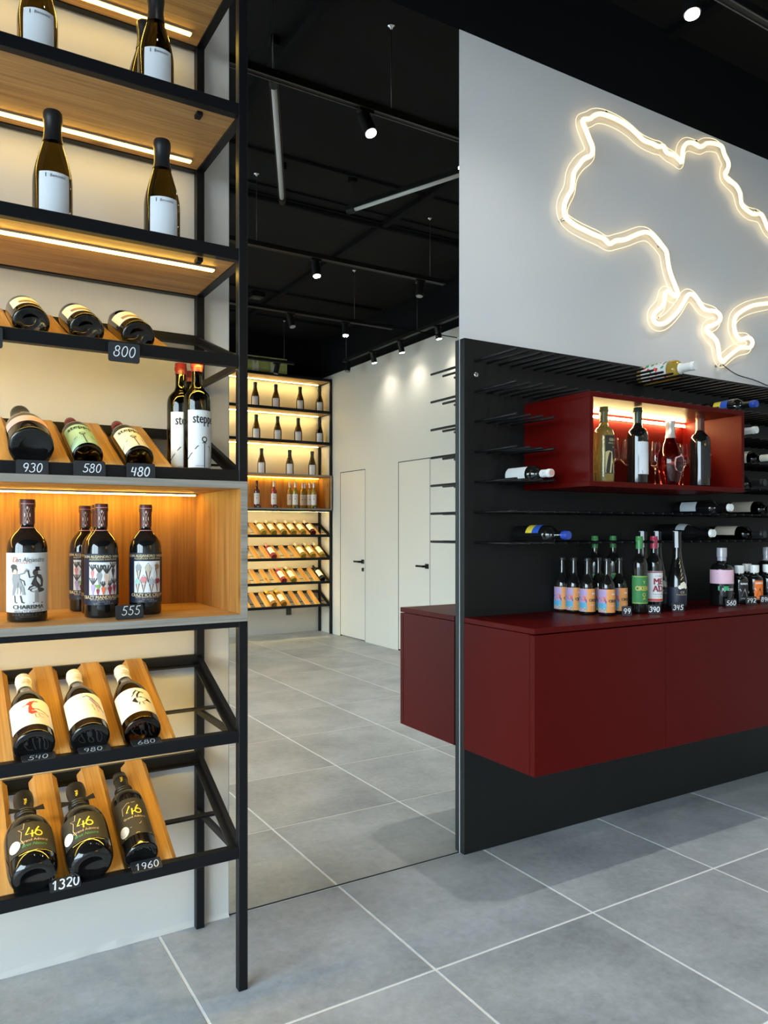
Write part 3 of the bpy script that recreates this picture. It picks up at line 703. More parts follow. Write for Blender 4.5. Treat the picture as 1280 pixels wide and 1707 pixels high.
def lay(b, tier, x, r, sdist=.012, spin=0):
    p0, al, dn = tier
    dr = Vector((0, dn * math.cos(al), math.sin(al))); nr = Vector((0, -dn * math.sin(al), math.cos(al)))
    q = Vector((x, p0.y, p0.z)) + dr * sdist + nr * (1.414 * r - .0322)
    b.location = q * S
    m = Matrix.Rotation(0 if dn > 0 else math.pi, 3, 'Z') @ Matrix.Rotation(-(math.pi / 2 - al), 3, 'X') @ Matrix.Rotation(R(spin), 3, 'Z')
    b.rotation_euler = m.to_euler(); return b
near = Rack('tall black steel wine rack with oak shelves and warm strip lights beside the mirror', -1.35, .6005, 1.567, 1, .320, 2.46)
near.shelf(2.224, .255, True); near.shelf(1.915, .255, True); near.shelf(1.601, .085, True, 'led_mid')
SX = [.025, .125, .226, .327, .425, -.075, -.175, -.275]
tD = near.tier(1.365, 1.470, SX, True); tE = near.tier(1.1175, 1.232, SX)
near.box(.804, 1.1045, .5945, .262)
near.front_led(.7945)
tF = near.tier(.553, .676, SX, True); tG = near.tier(.302, .434, SX)
near.shelf(2.452, .255)
far = Rack('black steel wine rack with oak box and warm strip lights against the white end wall', 1.75, 3.357, -2.742, -1, .262, 2.455)
far.shelf(2.445, .21, lm='led_far'); far.shelf(2.135, .21, lm='led_far'); far.shelf(1.835, .21, lm='led_far')
far.box(1.190, 1.524, 3.352, .225)
FS = [3.225 - .1005 * k for k in range(13)]
fT = [far.tier(.946, 1.055, FS, 'led_far_front'), far.tier(.726, .838, FS, 'led_far_front'), far.tier(.50, .615, FS, 'led_far_front'), far.tier(.28, .395, FS)]
far.front_led(1.1805, mat='led_far_front')
sk = MB().box(3.0, 3.05, YS + .0005, YS + .012, .175, .245).build('wall_socket', 'handle_black', base=(3.025, YS, .21)); setp(sk, 'black double wall socket below the lowest tier of the far rack', 'socket')

# ------------------------------------------------------------------ ceiling lighting
def track(label, a, b, z, rods):
    """suspended three-circuit rail from a to b (x, y)"""
    t = thing('lighting_track', label, 'light track', ((a[0] + b[0]) / 2, (a[1] + b[1]) / 2, z))
    A, B = Vector((a[0], a[1], z)), Vector((b[0], b[1], z)); d = (B - A).normalized(); sd = d.cross(Vector((0, 0, 1)))
    MB().bar(A, B, .028, .024).build('rail', 'track_black', t)
    for k in (-1, 1): MB().bar(A + sd * (.0115 * k) - Vector((0, 0, .0135)), B + sd * (.0115 * k) - Vector((0, 0, .0135)), .004, .003).build('rail_lip', 'track_grey', t)
    for f in rods:
        q = A + (B - A) * f
        MB().tube([q + Vector((0, 0, .012)), (q.x, q.y, ZC - .002)], .0022, 6).build('suspension_rod', 'track_grey', t, smooth=True)
        MB().lathe([(0, -.012), (.004, -.012), (.006, -.006), (.016, -.003), (.016, 0), (0, 0)], 14, (q.x, q.y, ZC - .001)).build('canopy', 'chrome', t, smooth=True)
    return t
def spot(label, x, y, z, aim, lit=True, power=1.0, drop=.045, size=R(95)):
    t = thing('track_spotlight', label, 'spotlight', (x, y, z), 'track spotlights')
    MB().box(x - .030, x + .030, y - .012, y + .012, z - .028, z - .0155).build('adapter', 'track_black', t)
    MB().tube([(x, y, z - .028), (x, y, z - .030 - drop * .45)], .006, 8).build('stem', 'track_black', t)
    c = Vector((x, y, z - .030 - drop * .5)); d = Vector(aim).normalized()
    p0, p1 = c - d * .022, c + d * .062
    MB().tube([p0, p1], .0235, 18).build('lamp_head', 'track_black', t, smooth=False)
    MB().tube([p1 + d * .0004, p1 + d * .003], .0195, 18).build('lamp_lens', 'lamp_on' if lit else 'lamp_off', t)
    if lit:
        L = bpy.data.lights.new('spot_beam', 'SPOT'); L.energy = SPOT_W * power; L.spot_size = size; L.spot_blend = 1.0
        L.color = (1.0, 0.95, 0.88); L.shadow_soft_size = .025
        lo = bpy.data.objects.new('spot_beam', L); COL.objects.link(lo); lo.parent = t
        lo.location = (p1 + d * .008 - Vector((x, y, z))) * S; lo.rotation_euler = d.to_track_quat('-Z', 'Y').to_euler()
    return t
Z1, Z2 = 2.551, 2.51
track('black lighting track hung nearest to the mirror wall', (-1.2, 1.377), (3.2, 1.377), Z1, (.13, .503, .6109, .86))
track('black lighting track hung over the middle of the shop', (-.8, .011), (2.71, .011), Z2, (.2, .654, .970))
track('black lighting track hung behind the middle of the shop', (-.8, -1.03), (2.98, -1.03), Z2, (.2, .6, .915))
track('black lighting track running along the wall with doors', (3.2, -2.2), (3.2, .3), Z2, (.015, .47, .9))
track('short black lighting track in front of the far rack', (1.9, -2.515), (2.854, -2.515), Z2, (.2, .9))
spot('lit black spotlight on the front track, large bright disc seen in the mirror', 1.377, 1.377, Z1, (.16, .42, -1), True, .22)
spot('lit black spotlight on the front track above the neon sign', 1.835, 1.377, Z1, (-.10, -.15, -1), True, 1.2)
spot('unseen lit spotlight added on the front track over the steel rack', .42, 1.377, Z1, (0, -.35, -1), True, .12)  # out-of-view lamp, added for ambient light
spot('unseen lit spotlight added on the front track over the cabinet end', 2.5, 1.377, Z1, (0, .10, -1), True, .5)  # also added for ambience, outside the frame
spot('lit spotlight on the middle track shining down', 1.841, .011, Z2, (.02, .2, -1), True, 1.0)
spot('unlit slim spotlight near the end of the middle track', 2.533, .011, Z2, (-.15, .1, -1), False)
spot('lit spotlight on the third track from the mirror', 2.584, -1.03, Z2, (-.05, .15, -1), True, 1.0)
spot('unlit spotlight on the third track from the mirror', 2.157, -1.03, Z2, (.1, .35, -1), False)
for y, lb in ((-1.69, 'lit wall washer spotlight on the door track, farthest from the mirror'), (-1.26, 'lit wall washer spotlight in the middle of the door track'), (-.756, 'lit wall washer spotlight on the door track, nearest the mirror')):
    spot(lb, 3.2, y, Z2, (.20, .05, -1), True, .25, size=R(120))
spot('unlit spotlight at the far end of the door track', 3.2, -2.12, Z2, (-.3, .2, -1), False)
spot('unlit spotlight hanging in front of the cartons on the far rack', 2.69, -2.515, Z2, (-.2, .0, -1), False)
def tube_light(label, a, b, z):
    t = thing('tube_light', label, 'tube light', ((a[0] + b[0]) / 2, (a[1] + b[1]) / 2, z), 'unlit tube lights')
    A, B = Vector((a[0], a[1], z)), Vector((b[0], b[1], z)); d = (B - A).normalized()
    MB().tube([A + d * .05, B - d * .05], .0115, 12).build('diffuser', 'tube_white', t, smooth=True)
    MB().bar(A, B, .036, .022).build('housing', 'track_black', t).location.z += .013 * S
    for q, e in ((A, A + d * .05), (B - d * .05, B)): MB().tube([q, e], .017, 12).build('end_cap', 'track_black', t)
    for f in (.04, .96):
        q = A + (B - A) * f
        MB().tube(catmull([(q.x, q.y, z + .01), (q.x + .006, q.y, z + .07), (q.x - .004, q.y, ZC - .05), (q.x, q.y, ZC - .03)], 5), .0022, 6).build('cable', 'cord_black', t, smooth=True)
        MB().box(q.x - .018, q.x + .018, q.y - .018, q.y + .018, ZC - .034, ZC - .001).build('ceiling_box', 'black_paint', t)
def ry(yp): return 2 * WN - yp
tube_light('unlit white tube light slanting steeply beside the rack post in the mirror', (1.12, ry(2.66)), (1.583, ry(3.643)), 2.70)
tube_light('unlit white tube light slanting up to the neon wall in the mirror', (1.93, ry(3.57)), (2.24, ry(2.79)), 2.70)
dt = MB().box(2.19, 2.29, -1.92, -1.82, ZC - .045, ZC - .002).build('ceiling_speaker', 'track_black', base=(2.24, -1.87, ZC)); setp(dt, 'small square black box fixed to the ceiling behind the tracks', 'ceiling box')
MB().lathe([(0, -.004), (.03, -.004), (.034, 0), (0, 0)], 18, (2.24, -1.87, ZC - .046)).build('grille', 'track_grey', dt)

# ------------------------------------------------------------------ price tags
def tag(text, label, x, y, z, wd, ht, tilt=0.0, spin=0.0, size=None, ink=.10, off=(0, 0), rot=0.0):
    """small blackboard card; tilt leans it back, spin turns it"""
    r = .12 * ht; pts = []
    for cx, cz, a0 in ((wd / 2 - r, r, -90), (wd / 2 - r, ht - r, 0), (-wd / 2 + r, ht - r, 90), (-wd / 2 + r, r, 180)):
        pts += [(cx + r * math.cos(R(a0 + 30 * k)), cz + r * math.sin(R(a0 + 30 * k))) for k in range(4)]
    o = MB().poly(pts, -.0012, .0012).build('price_tag', 'tag_black', base=(0, 0, 0))
    setp(o, label, 'price tag', 'handwritten price tags')
    Draw().digits(text, off[0], ht / 2 + off[1], size or ht * .55, 'chalk', wd=ink, rot=rot).flat(lambda a, b: (a, -.0018, b), o, 'chalk_writing')
    o.location = Vector((x, y, z)) * S
    o.rotation_euler = (Matrix.Rotation(R(spin), 3, 'Z') @ Matrix.Rotation(R(-tilt), 3, 'X')).to_euler(); return o

# ------------------------------------------------------------------ bottles on the near rack
def champ_art(d, H, r):
    d.text('Benovini', .006, .400 * H, .0085, 'ink_dark', .1); d.rect(-.017, .385 * H, -.0155, .418 * H, 'ink_dark')
    for k in range(2): d.text('sparkling wine dry white', 0, (.066 - .026 * k) * H, .0046, 'ink_grey')
    return d
CH, CR = .236, .0378
def champagne(label, group):
    return bottle('sparkling_wine_bottle', label, group, 'champagne', CH, CR, 'glass_olive', 'foil_black', .74,
                  [(.03 * CH, .435 * CH, -46, 46, 'paper_cool')], champ_art)
ch = champagne('sparkling wine bottle with white label on the upper shelf, cut off by the picture top', 'sparkling bottles of the near rack')
stand(ch, .192, 1.655, 1.916, -3)
for lb, x, y, z, s in (('sparkling wine bottle with white label in front near the rack post on the upper shelf', .425, 1.655, 1.916, -6),
                       ('dark sparkling wine bottle standing half hidden behind its neighbour on the upper shelf', .427, 1.76, 1.916, 0),
                       ('dark sparkling wine bottle with white label, left of the two on the second shelf', .219, 1.650, 1.602, -2),
                       ('dark sparkling wine bottle with white label, right of the two on the second shelf', .437, 1.650, 1.602, -8)):
    stand(dup(ch, lb), x, y, z, s)
def cream_art(d, H, r):
    d.rect(-r * .62, .205 * H, r * .62, .300 * H, 'ink_brown', 8); d.text('WINE', 0, .40 * H, .011, 'ink_brown'); return d
b0 = bottle('wine_bottle', 'dark bottle with cream and brown label lying on the top tier, far left one', 'cream labelled bottles on the top tier', 'bordeaux', .245, .0335, 'glass_dark_olive', 'foil_black', .80, [(.14 * .245, .50 * .245, -62, 62, 'paper_cream')], cream_art)
lay(b0, tD, .174, .0335, .012, 4)
lay(dup(b0, 'dark bottle with cream and brown label lying in the middle of the top tier'), tD, .275, .0335, .012, -6)
lay(dup(b0, 'dark bottle with cream and brown label lying above the tag that says 800'), tD, .375, .0335, .012, -8)
def rose_art(d, H, r): d.text('Bisser', .004, .47 * H, .016, 'ink_gold', .25); d.text('PREMIUM', .004, .54 * H, .007, 'ink_gold'); return d
b1 = bottle('sparkling_wine_bottle', 'wide dark bottle with pink band lying above the tag that says 930', None, 'champagne', .232, .0405, 'glass_black', 'foil_black', .78, [(.19 * .232, .345 * .232, -75, 75, 'paper_pink')], rose_art)
lay(b1, tE, .174, .0405, .012, 4)
def steppe(col):
    def f(d, H, r):
        d.text('steppe', .002, .455 * H, .030, 'ink_black', 0, .62, .0005)
        d.ring(.002, .270 * H, .0052, .0022, 'ink_black')
        d.line([(.002, .245 * H), (.002, .015 * H)], .0018, 'ink_black')
        d.line([(.001, .245 * H), (-.014, .20 * H), (-.028, .125 * H), (-.034, .085 * H)], .0018, 'ink_black')
        d.line([(.003, .245 * H), (.016, .20 * H), (.024, .125 * H), (.030, .04 * H)], .0018, 'ink_black')
        d.text('native wine', -.008, .03 * H, .004, 'ink_dark'); return d
    return f
SH, SR = .236, .0295
def steppe_bottle(label, paper, group='steppe wine bottles'):
    return bottle('wine_bottle', label, group, 'bordeaux', SH, SR, 'glass_dark_olive', 'wax_red', .90, [(.012 * SH, .535 * SH, -66, 66, paper)], steppe(paper))
lay(steppe_bottle('red waxed bottle with mint green label lying above the tag that says 580', 'paper_mint'), tE, .277, .0305, .012, -10)
s1 = lay(steppe_bottle('red waxed bottle with white label lying above the tag that says 480', 'paper_cream'), tE, .377, .0305, .012, -8)
s2 = steppe_bottle('red waxed bottle with white label standing foremost by the rack post', 'paper_white')
stand(s2, .506, 1.625, 1.131, 10)
stand(dup(s2, 'red waxed bottle standing just left behind the foremost waxed bottle'), .484, 1.672, 1.131, 6)
stand(dup(s2, 'red waxed bottle hidden at the back, only its cap showing'), .527, 1.745, 1.131, 0)
def don_neck(H, zc, r):
    def f(d):
        s = .0135
        d.line([(-.010, zc - s), (.010, zc + s)], .0016, 'ink_beige'); d.line([(-.010, zc + s), (.010, zc - s)], .0016, 'ink_beige')
        for a, b in ((0, .014), (0, -.014)): d.disc(a, zc + b, .0042, 'ink_beige', .003)
        for a, b in ((-.012, 0), (.012, 0)): d.disc(a, zc + b, .003, 'ink_beige', .0042)
        d.rect(-.03, zc - .026, .03, zc - .0245, 'ink_pink', 8); d.rect(-.03, zc + .0215, .03, zc + .023, 'ink_pink', 8); return d
    return f
def charisma_art(d, H, r):
    d.text('on Alejandro', .006, .508 * H, .0130, 'ink_dark', .2, .8); d.text('D', -.0225, .508 * H, .0145, 'ink_orange', .2)
    d.text('W I N E R Y', -.008, .482 * H, .005, 'ink_orange')
    g = 'ink_grey'; k = 'ink_dark'
    # lady in a long dress, one arm raised
    d.disc(-.0235, .425 * H, .0062, k); d.disc(-.0255, .452 * H, .007, k, .005); d.disc(-.022, .412 * H, .004, 'ink_beige', .005)
    d.poly([(-.027, .395 * H), (-.014, .395 * H), (-.013, .35 * H), (-.006, .285 * H), (-.004, .225 * H), (-.028, .22 * H), (-.026, .30 * H), (-.0285, .35 * H)], g)
    d.line([(-.015, .388 * H), (-.006, .402 * H), (-.001, .435 * H)], .0026, g); d.line([(-.016, .36 * H), (-.006, .338 * H), (-.004, .30 * H)], .0022, k)
    for q in (-.024, -.016, -.010): d.line([(q, .34 * H), (q - .002, .23 * H)], .0008, k)
    d.line([(-.023, .22 * H), (-.022, .165 * H), (-.018, .16 * H)], .0022, k); d.line([(-.012, .22 * H), (-.009, .165 * H), (-.005, .16 * H)], .0030, k)
    # furry seated figure in a top hat on a toadstool
    d.poly([(.006, .31 * H), (.013, .375 * H), (.017, .395 * H), (.026, .385 * H), (.031, .34 * H), (.030, .29 * H), (.020, .275 * H)], k)
    d.disc(.0145, .405 * H, .0052, k, .0065); d.poly([(.0115, .42 * H), (.0245, .42 * H), (.0245, .426 * H), (.022, .426 * H), (.022, .452 * H), (.014, .452 * H), (.014, .426 * H), (.0115, .426 * H)], 'ink_black')
    d.line([(.013, .375 * H), (.004, .365 * H), (.001, .425 * H)], .0028, k); d.line([(.012, .30 * H), (.004, .285 * H), (.002, .265 * H)], .003, k)
    d.disc(.019, .262 * H, .015, k, .0048); d.rect(.013, .16 * H, .020, .26 * H, g, 2); d.line([(.010, .16 * H), (.030, .157 * H)], .0018, k)
    d.text('CHARISMA', .002, .125 * H, .0112, 'ink_black', 0, 1.05, .0003); d.text('PINOT NOIR SELECTION', .002, .102 * H, .0045, g)
    d.text('PRIVATE RESERVE', .002, .085 * H, .0068, 'ink_dark'); d.text('SOUR BUBBLE N 2019', .002, .062 * H, .0062, 'ink_dark')
    d.text('- - - - - - - - - - - - -', .002, .047 * H, .004, g); return d
HH, HR = .241, .0372
c1 = bottle('wine_bottle', 'wide dark bottle with large white illustrated label standing alone in the oak box', None, 'heavy', HH, HR, 'glass_black', 'foil_maroon', .80, [(.082 * HH, .565 * HH, -88, 80, 'paper_white')], charisma_art, don_neck(HH, .875 * HH, HR))
stand(c1, .1745, 1.668, .8192, -6)
def crazy(kind):
    def f(d, H, r):
        d.text('DON ALEJANDRO WINERY', .003, .537 * H, .0078, 'ink_pale_gold', 0, .95, .0002); d.text('ALEXANDER KARPUSHIN', .003, .513 * H, .0052, 'ink_pale_gold')
        d.rect(-.026, .205 * H, .031, .490 * H, 'paper_white', 10)
        if kind == 'roots':
            P = [(-.0185, .40, 'ink_pink', 1.0), (-.0055, .375, 'ink_grey', 1.3), (.0085, .365, 'ink_beige', 1.4), (.022, .415, 'ink_dark', 1.0), (-.0175, .275, 'ink_purple', 1.1), (-.008, .245, 'ink_maroon', .7), (.002, .26, 'ink_orange', .9), (.0145, .26, 'ink_maroon', 1.0), (.0245, .275, 'ink_maroon', 1.0)]
            for x, y, m_, q in P:
                y *= H; w_ = .0042 * q; L = .020 * q
                d.poly([(x - w_, y), (x - w_ * .7, y + w_), (x + w_ * .7, y + w_), (x + w_, y), (x + w_ * .35, y - L * .55), (x, y - L), (x - w_ * .35, y - L * .55)], m_)
                for a in (-.8, -.25, .3, .85): d.line([(x, y + w_), (x + a * .006 * q, y + w_ + .008 * q), (x + a * .0085 * q, y + w_ + .0125 * q)], .0022 * q, 'ink_dark' if q > .8 else 'ink_leaf')
        else:
            P = [(-.016, .415, 'ink_grey', 1.2), (.003, .405, 'paper_sand', 1.3), (.022, .425, 'ink_brown', 1.0), (-.018, .29, 'paper_mint', 1.05), (-.006, .305, 'ink_pink', 1.2), (.0095, .285, 'paper_grey', 1.15), (.0225, .295, 'ink_maroon', 1.0)]
            for x, y, m_, q in P:
                y *= H; w_ = .0050 * q
                d.poly([(x - w_ * .9, y), (x + w_ * .9, y), (x, y - .021 * q)], 'ink_dark'); d.poly([(x - w_ * .4, y - .002), (x + w_ * .5, y - .002), (x, y - .017 * q)], 'ink_beige')
                d.disc(x, y + .0035 * q, w_ * 1.05, m_, .0055 * q); d.disc(x - w_ * .5, y + .001, w_ * .5, 'paper_white', None, 8); d.disc(x + w_ * .5, y + .001, w_ * .5, 'paper_white', None, 8)
                d.line([(x - w_, y + .005 * q), (x, y + .012 * q), (x + w_, y + .005 * q)], .0011, 'ink_dark')
        d.text('CRAZY MANDRAGORA' if kind == 'roots' else 'CRAZY ICE CREAM', .003, .183 * H, .0094, 'ink_pale_gold', 0, .92, .0003)
        d.text('WITH GRAPE NOTES 2019', .003, .163 * H, .0045, 'ink_beige'); d.text('dry red wine', .003, .145 * H, .0045, 'ink_grey'); d.text('0.75 L      13.5 % vol', .003, .128 * H, .0045, 'ink_grey'); return d
    return f
KH, KR = .2345, .0332
def crazy_bottle(label, kind, g='black labelled bottles in the oak box'):
    return bottle('wine_bottle', label, g, 'heavy', KH, KR, 'glass_black', 'foil_maroon', .80, [(.115 * KH, .565 * KH, -84, 84, 'paper_navy')], crazy(kind), don_neck(KH, .875 * KH, KR))
m1 = crazy_bottle('black labelled bottle with a picture of root vegetables standing in the oak box', 'roots')
stand(m1, .3145, 1.662, .8192, -8)
stand(dup(m1, 'black labelled bottle hidden right behind the root vegetable bottle'), .3215, 1.738, .8192, -10)
stand(dup(m1, 'black labelled bottle at the back of the oak box, leftmost of three close together'), .3085, 1.812, .8192, -10)
stand(crazy_bottle('black labelled bottle with a picture of ice cream cones in the oak box', 'cones'), .4075, 1.672, .8192, -10)
FH, FR = .226, .0378
def bird(kind):
    def f(d, H, r):
        y = .27 * H
        d.text('WINERY', -.024, y + .018, .0045, 'ink_grey'); d.text('dry wine reserve', -.024, y - .004, .0036, 'ink_grey'); d.text('2019', -.026, y - .014, .0036, 'ink_grey'); d.text('13', -.022, y - .035, .005, 'ink_dark')
        if kind == 0:
            m_ = 'ink_red'
            d.poly([(-.012, y + .024), (-.004, y + .032), (.004, y + .033), (.001, y + .027), (-.002, y + .020), (-.001, y + .010), (.010, y + .008), (.022, y + .000), (.032, y - .006), (.016, y - .006), (.006, y - .003), (-.004, y - .008), (-.009, y - .002), (-.008, y + .012), (-.006, y + .020)], m_)
            d.line([(-.006, y + .026), (-.018, y + .020)], .0015, m_); d.line([(.002, y + .033), (.010, y + .031)], .0025, m_); d.line([(.002, y - .008), (.003, y - .018), (.008, y - .019)], .0014, m_); d.line([(.008, y - .007), (.011, y - .016), (.017, y - .017)], .0014, m_)
            d.line([(-.003, y + .003), (.006, y + .002)], .0016, 'paper_white')
        elif kind == 1:
            d.line([(-.004, y + .028), (.004, y + .032), (.012, y + .024), (.024, y + .010), (.034, y - .012)], .0026, 'ink_mountain'); d.line([(.008, y + .022), (.016, y + .006), (.028, y - .006)], .0044, 'ink_purple')
            d.line([(-.004, y + .030), (-.016, y + .026)], .0012, 'ink_gold'); d.line([(.010, y + .004), (.013, y - .016)], .0010, 'ink_dark'); d.line([(.017, y + .002), (.021, y - .018)], .0010, 'ink_dark'); d.line([(.002, y + .004), (.014, y - .01)], .0014, 'ink_gold')
        else:
            m_ = 'ink_black'
            d.poly([(-.010, y - .002), (-.004, y + .006), (.010, y + .010), (.024, y + .004), (.032, y - .004), (.018, y - .003), (.008, y - .008), (-.002, y - .010)], m_)
            d.line([(-.003, y + .022), (.004, y + .032), (.010, y + .026), (.004, y + .018), (.002, y + .008)], .0036, m_); d.line([(.010, y + .028), (.018, y + .024)], .002, m_); d.line([(-.008, y + .012), (-.002, y + .022)], .0016, m_)
            d.line([(.004, y - .008), (.002, y - .018)], .0014, m_); d.line([(.010, y - .008), (.012, y - .017)], .0014, m_); d.line([(.002, y + .002), (.014, y + .004)], .0013, 'paper_white')
        return d
    return f
def cap_text(H):
    def f(d): d.text('KATON', 0, .855 * H, .010, 'ink_grey'); d.rect(-.02, .835 * H, .02, .838 * H, 'paper_white', 6); return d
    return f
for k, (lb, gl, x, sp) in enumerate((('white capped dark bottle with a red bird on its label lying on a slatted tier', 'glass_black', .178, 4), ('white capped dark bottle with a thin blue bird label lying on a slatted tier', 'glass_black', .279, 0), ('white capped olive bottle with a black inked bird label lying on a slatted tier', 'glass_olive', .380, -4))):
    b_ = bottle('wine_bottle', lb, None, 'burgundy', FH, FR, gl, 'foil_white', .80, [(.10 * FH, .46 * FH, -74, 74, 'paper_white')], bird(k), cap_text(FH))
    lay(b_, tF, x, FR, .002, sp)
def art46(d, H, r):
    y = .33 * H
    d.line([(-.004, y + .015), (-.012, y - .001), (.003, y - .001)], .0026, 'ink_yellow'); d.line([(.0005, y + .007), (-.0012, y - .010)], .0026, 'ink_yellow')
    d.line([(.013, y + .016), (.006, y + .005)], .0026, 'ink_yellow'); d.ring(.011, y - .0005, .0062, .0026, 'ink_yellow')
    d.text('Grand Admiral', .002, y - .0165, .0082, 'ink_beige'); d.text('Brut Nature', .002, y - .027, .0090, 'ink_green', .35)
    d.line([(-.012, y + .028), (-.015, y + .014), (-.024, y + .016), (-.018, y + .008), (-.021, y - .010), (-.016, y - .024)], .0010, 'ink_pale_gold')
    d.line([(-.028, y - .044), (-.012, y - .043), (.004, y - .042), (.020, y - .043), (.034, y - .044)], .0012, 'ink_gold')
    d.disc(-.034, y - .020, .0115, 'paper_cool', .0135); d.ring(-.034, y - .020, .0085, .0006, 'ink_grey'); return d
def art46b(d, H, r):
    y = .40 * H
    d.line([(-.003, y + .015), (-.012, y - .001), (.004, y - .001)], .0026, 'ink_yellow'); d.line([(.0005, y + .007), (-.0012, y - .010)], .0026, 'ink_yellow')
    d.line([(.014, y + .016), (.007, y + .005)], .0026, 'ink_yellow'); d.ring(.012, y - .0005, .0062, .0026, 'ink_yellow')
    d.text('Grand Admiral', .002, y - .0165, .0075, 'ink_pale_gold'); d.disc(-.026, y - .045, .0110, 'paper_cool', .0135); d.ring(-.026, y - .045, .008, .0006, 'ink_grey')
    d.line([(-.020, y - .004), (-.018, y + .014), (-.006, y + .024), (.010, y + .025)], .0009, 'ink_pale_gold'); d.line([(-.012, y - .042), (.010, y - .036), (.012, y - .032)], .0008, 'ink_pale_gold')
    d.line([(-.028, y - .062), (.0, y - .060), (.028, y - .062)], .0010, 'ink_gold'); return d
def neck46(H, z):
    def f(d): d.digits('46', 0, z * H, .013, 'ink_yellow', 0, .12, R(80), .6); return d
    return f
GH, GR = .219, .0455
def ribbon(root, H, r):
    z = .755 * H; b = MB()
    for k in (-1, 1):
        me = MB().add([(k * .012, -.018, z), (k * .032, -.022, z + .004), (k * .034, -.020, z - .010), (k * .014, -.018, z - .006)], [(0, 1, 2, 3)]).mesh('ribbon_end', 'foil_black')
        o = bpy.data.objects.new('ribbon_end', me); COL.objects.link(o); o.parent = root
g1 = bottle('sparkling_wine_bottle', 'round black sparkling bottle with yellow numerals lying on the lowest tier, far left one', 'round black bottles on the lowest tier', 'round', GH, GR, 'glass_black', 'foil_black', .76, [(.15 * GH, .47 * GH, -62, 62, 'paper_charcoal')], art46, neck46(GH, .85), (.745 * GH, 'foil_black'), extra=ribbon)
lay(g1, tG, .176, GR, -.008, 2)
lay(dup(g1, 'round black sparkling bottle with yellow numerals lying in the middle of the lowest tier'), tG, .279, GR, -.008, -10)
g3 = bottle('wine_bottle', 'slim black bottle with yellow numerals lying above the tag that says 1960', None, 'bordeaux', .236, .0345, 'glass_black', 'foil_black', .78, [(.135 * .236, .56 * .236, -78, 78, 'paper_charcoal')], art46b, neck46(.236, .90), (.775 * .236, 'foil_black'))
lay(g3, tG, .379, .0345, .004, -6)

# price tags of the near rack
FY = 1.5655
tag('800', 'black price tag with white chalk 800 hooked on the top tier', .3385, FY - .0045, 1.3335, .0605, .0385, -2, 0, .021, .085, (0, .002))
tag('', 'black price tag cut off by the left picture edge on the top tier', .0930, FY - .0045, 1.334, .0580, .0385)
tag('930', 'black price tag with chalk 930 in front of the pink banded bottle', .1720, FY - .0030, 1.1030, .0560, .0285, 4, 0, .017, .10)
tag('580', 'black price tag with chalk 580 in front of the mint labelled bottle', .2740, FY - .0030, 1.1030, .0590, .0315, 4, 0, .017, .10, (.004, .002))
tag('480', 'black price tag with chalk 480 in front of the white labelled lying bottle', .3720, FY - .0030, 1.1030, .0560, .0315, 4, 0, .0185, .13, (-.002, -.001))
tag('555', 'black price tag with chalk 555 standing between the two illustrated bottles', .3545, 1.583, .8196, .0560, .0290, 8, 6, .0185, .08, (.002, .003))
tag('540', 'black price tag with chalk 540 lying in front of the red bird bottle', .1850, 1.5665, .5655, .0600, .0270, 80, 0, .0175, .08, (-.002, -.004))
tag('980', 'black price tag with chalk 980 lying in front of the blue bird bottle', .2860, 1.5665, .5655, .0600, .0270, 80, 0, .0175, .08, (-.004, -.004))
tag('680', 'black price tag with chalk 680 lying in front of the black bird bottle', .3870, 1.5665, .5655, .0600, .0270, 80, 0, .0175, .08, (-.002, -.004))
tag('1320', 'black price tag with bold chalk 1320 between the two round black bottles', .2310, 1.5640, .3095, .0560, .0250, 48, 0, .0185, .15, (0, 0), R(2))
tag('1960', 'black price tag with chalk 1960 lying in front of the slim black bottle', .3860, 1.5640, .3110, .0600, .0280, 66, 0, .0175, .10, (0, -.002))

# ------------------------------------------------------------------ bottles on the red cabinet
CT = CZ1 + .0003
def small_art(d, H, r):
    z0, z1 = .055 * H, .455 * H; a = R(-104) * r; m_ = R(-32) * r; e = R(62) * r; hh = z1 - z0
    d.rect(a, z0, m_, z1, 'ink_purple', 6)
    d.disc(R(-52) * r, z0 + .58 * hh, .008, 'ink_orange')
    d.poly([(a, z0 + .30 * hh), (m_, z0 + .30 * hh), (m_, z0 + .50 * hh), (R(-45) * r, z0 + .60 * hh), (R(-70) * r, z0 + .52 * hh), (R(-88) * r, z0 + .66 * hh), (a, z0 + .56 * hh)], 'ink_mountain')
    d.rect(a, z0 + .14 * hh, m_, z0 + .40 * hh, 'ink_sea', 6)
    d.poly([(a, z0), (m_, z0), (m_, z0 + .10 * hh), (R(-60) * r, z0 + .16 * hh), (a, z0 + .24 * hh)], 'ink_leaf')
    for k in range(7): d.disc(a + .004 + k * .0042, z0 + .004 + (k % 3) * .004, .0016, 'ink_yellow', None, 6)
    d.text('CIKERA', R(20) * r, z0 + .50 * hh, .0125, 'ink_dark', 0, .78, .0004); d.text('cider dry', R(18) * r, z0 + .30 * hh, .0060, 'paper_white'); d.disc(R(20) * r, z0 + .80 * hh, .0030, 'paper_white', None, 6); d.disc(R(8) * r, z0 + .80 * hh, .0026, 'paper_white', None, 6)
    return d
BHT, BRD = .178, .0250
def small_bottle(label):
    return bottle('cider_bottle', label, 'small orange labelled bottles', 'beer', BHT, BRD, 'glass_black', 'foil_black', .955, [(.05 * BHT, .46 * BHT, -108, 66, 'paper_orange')], small_art)
sb = small_bottle('small dark bottle with orange landscape label, far left at the board')
stand(sb, 1.801, 1.8445, CT, -16)
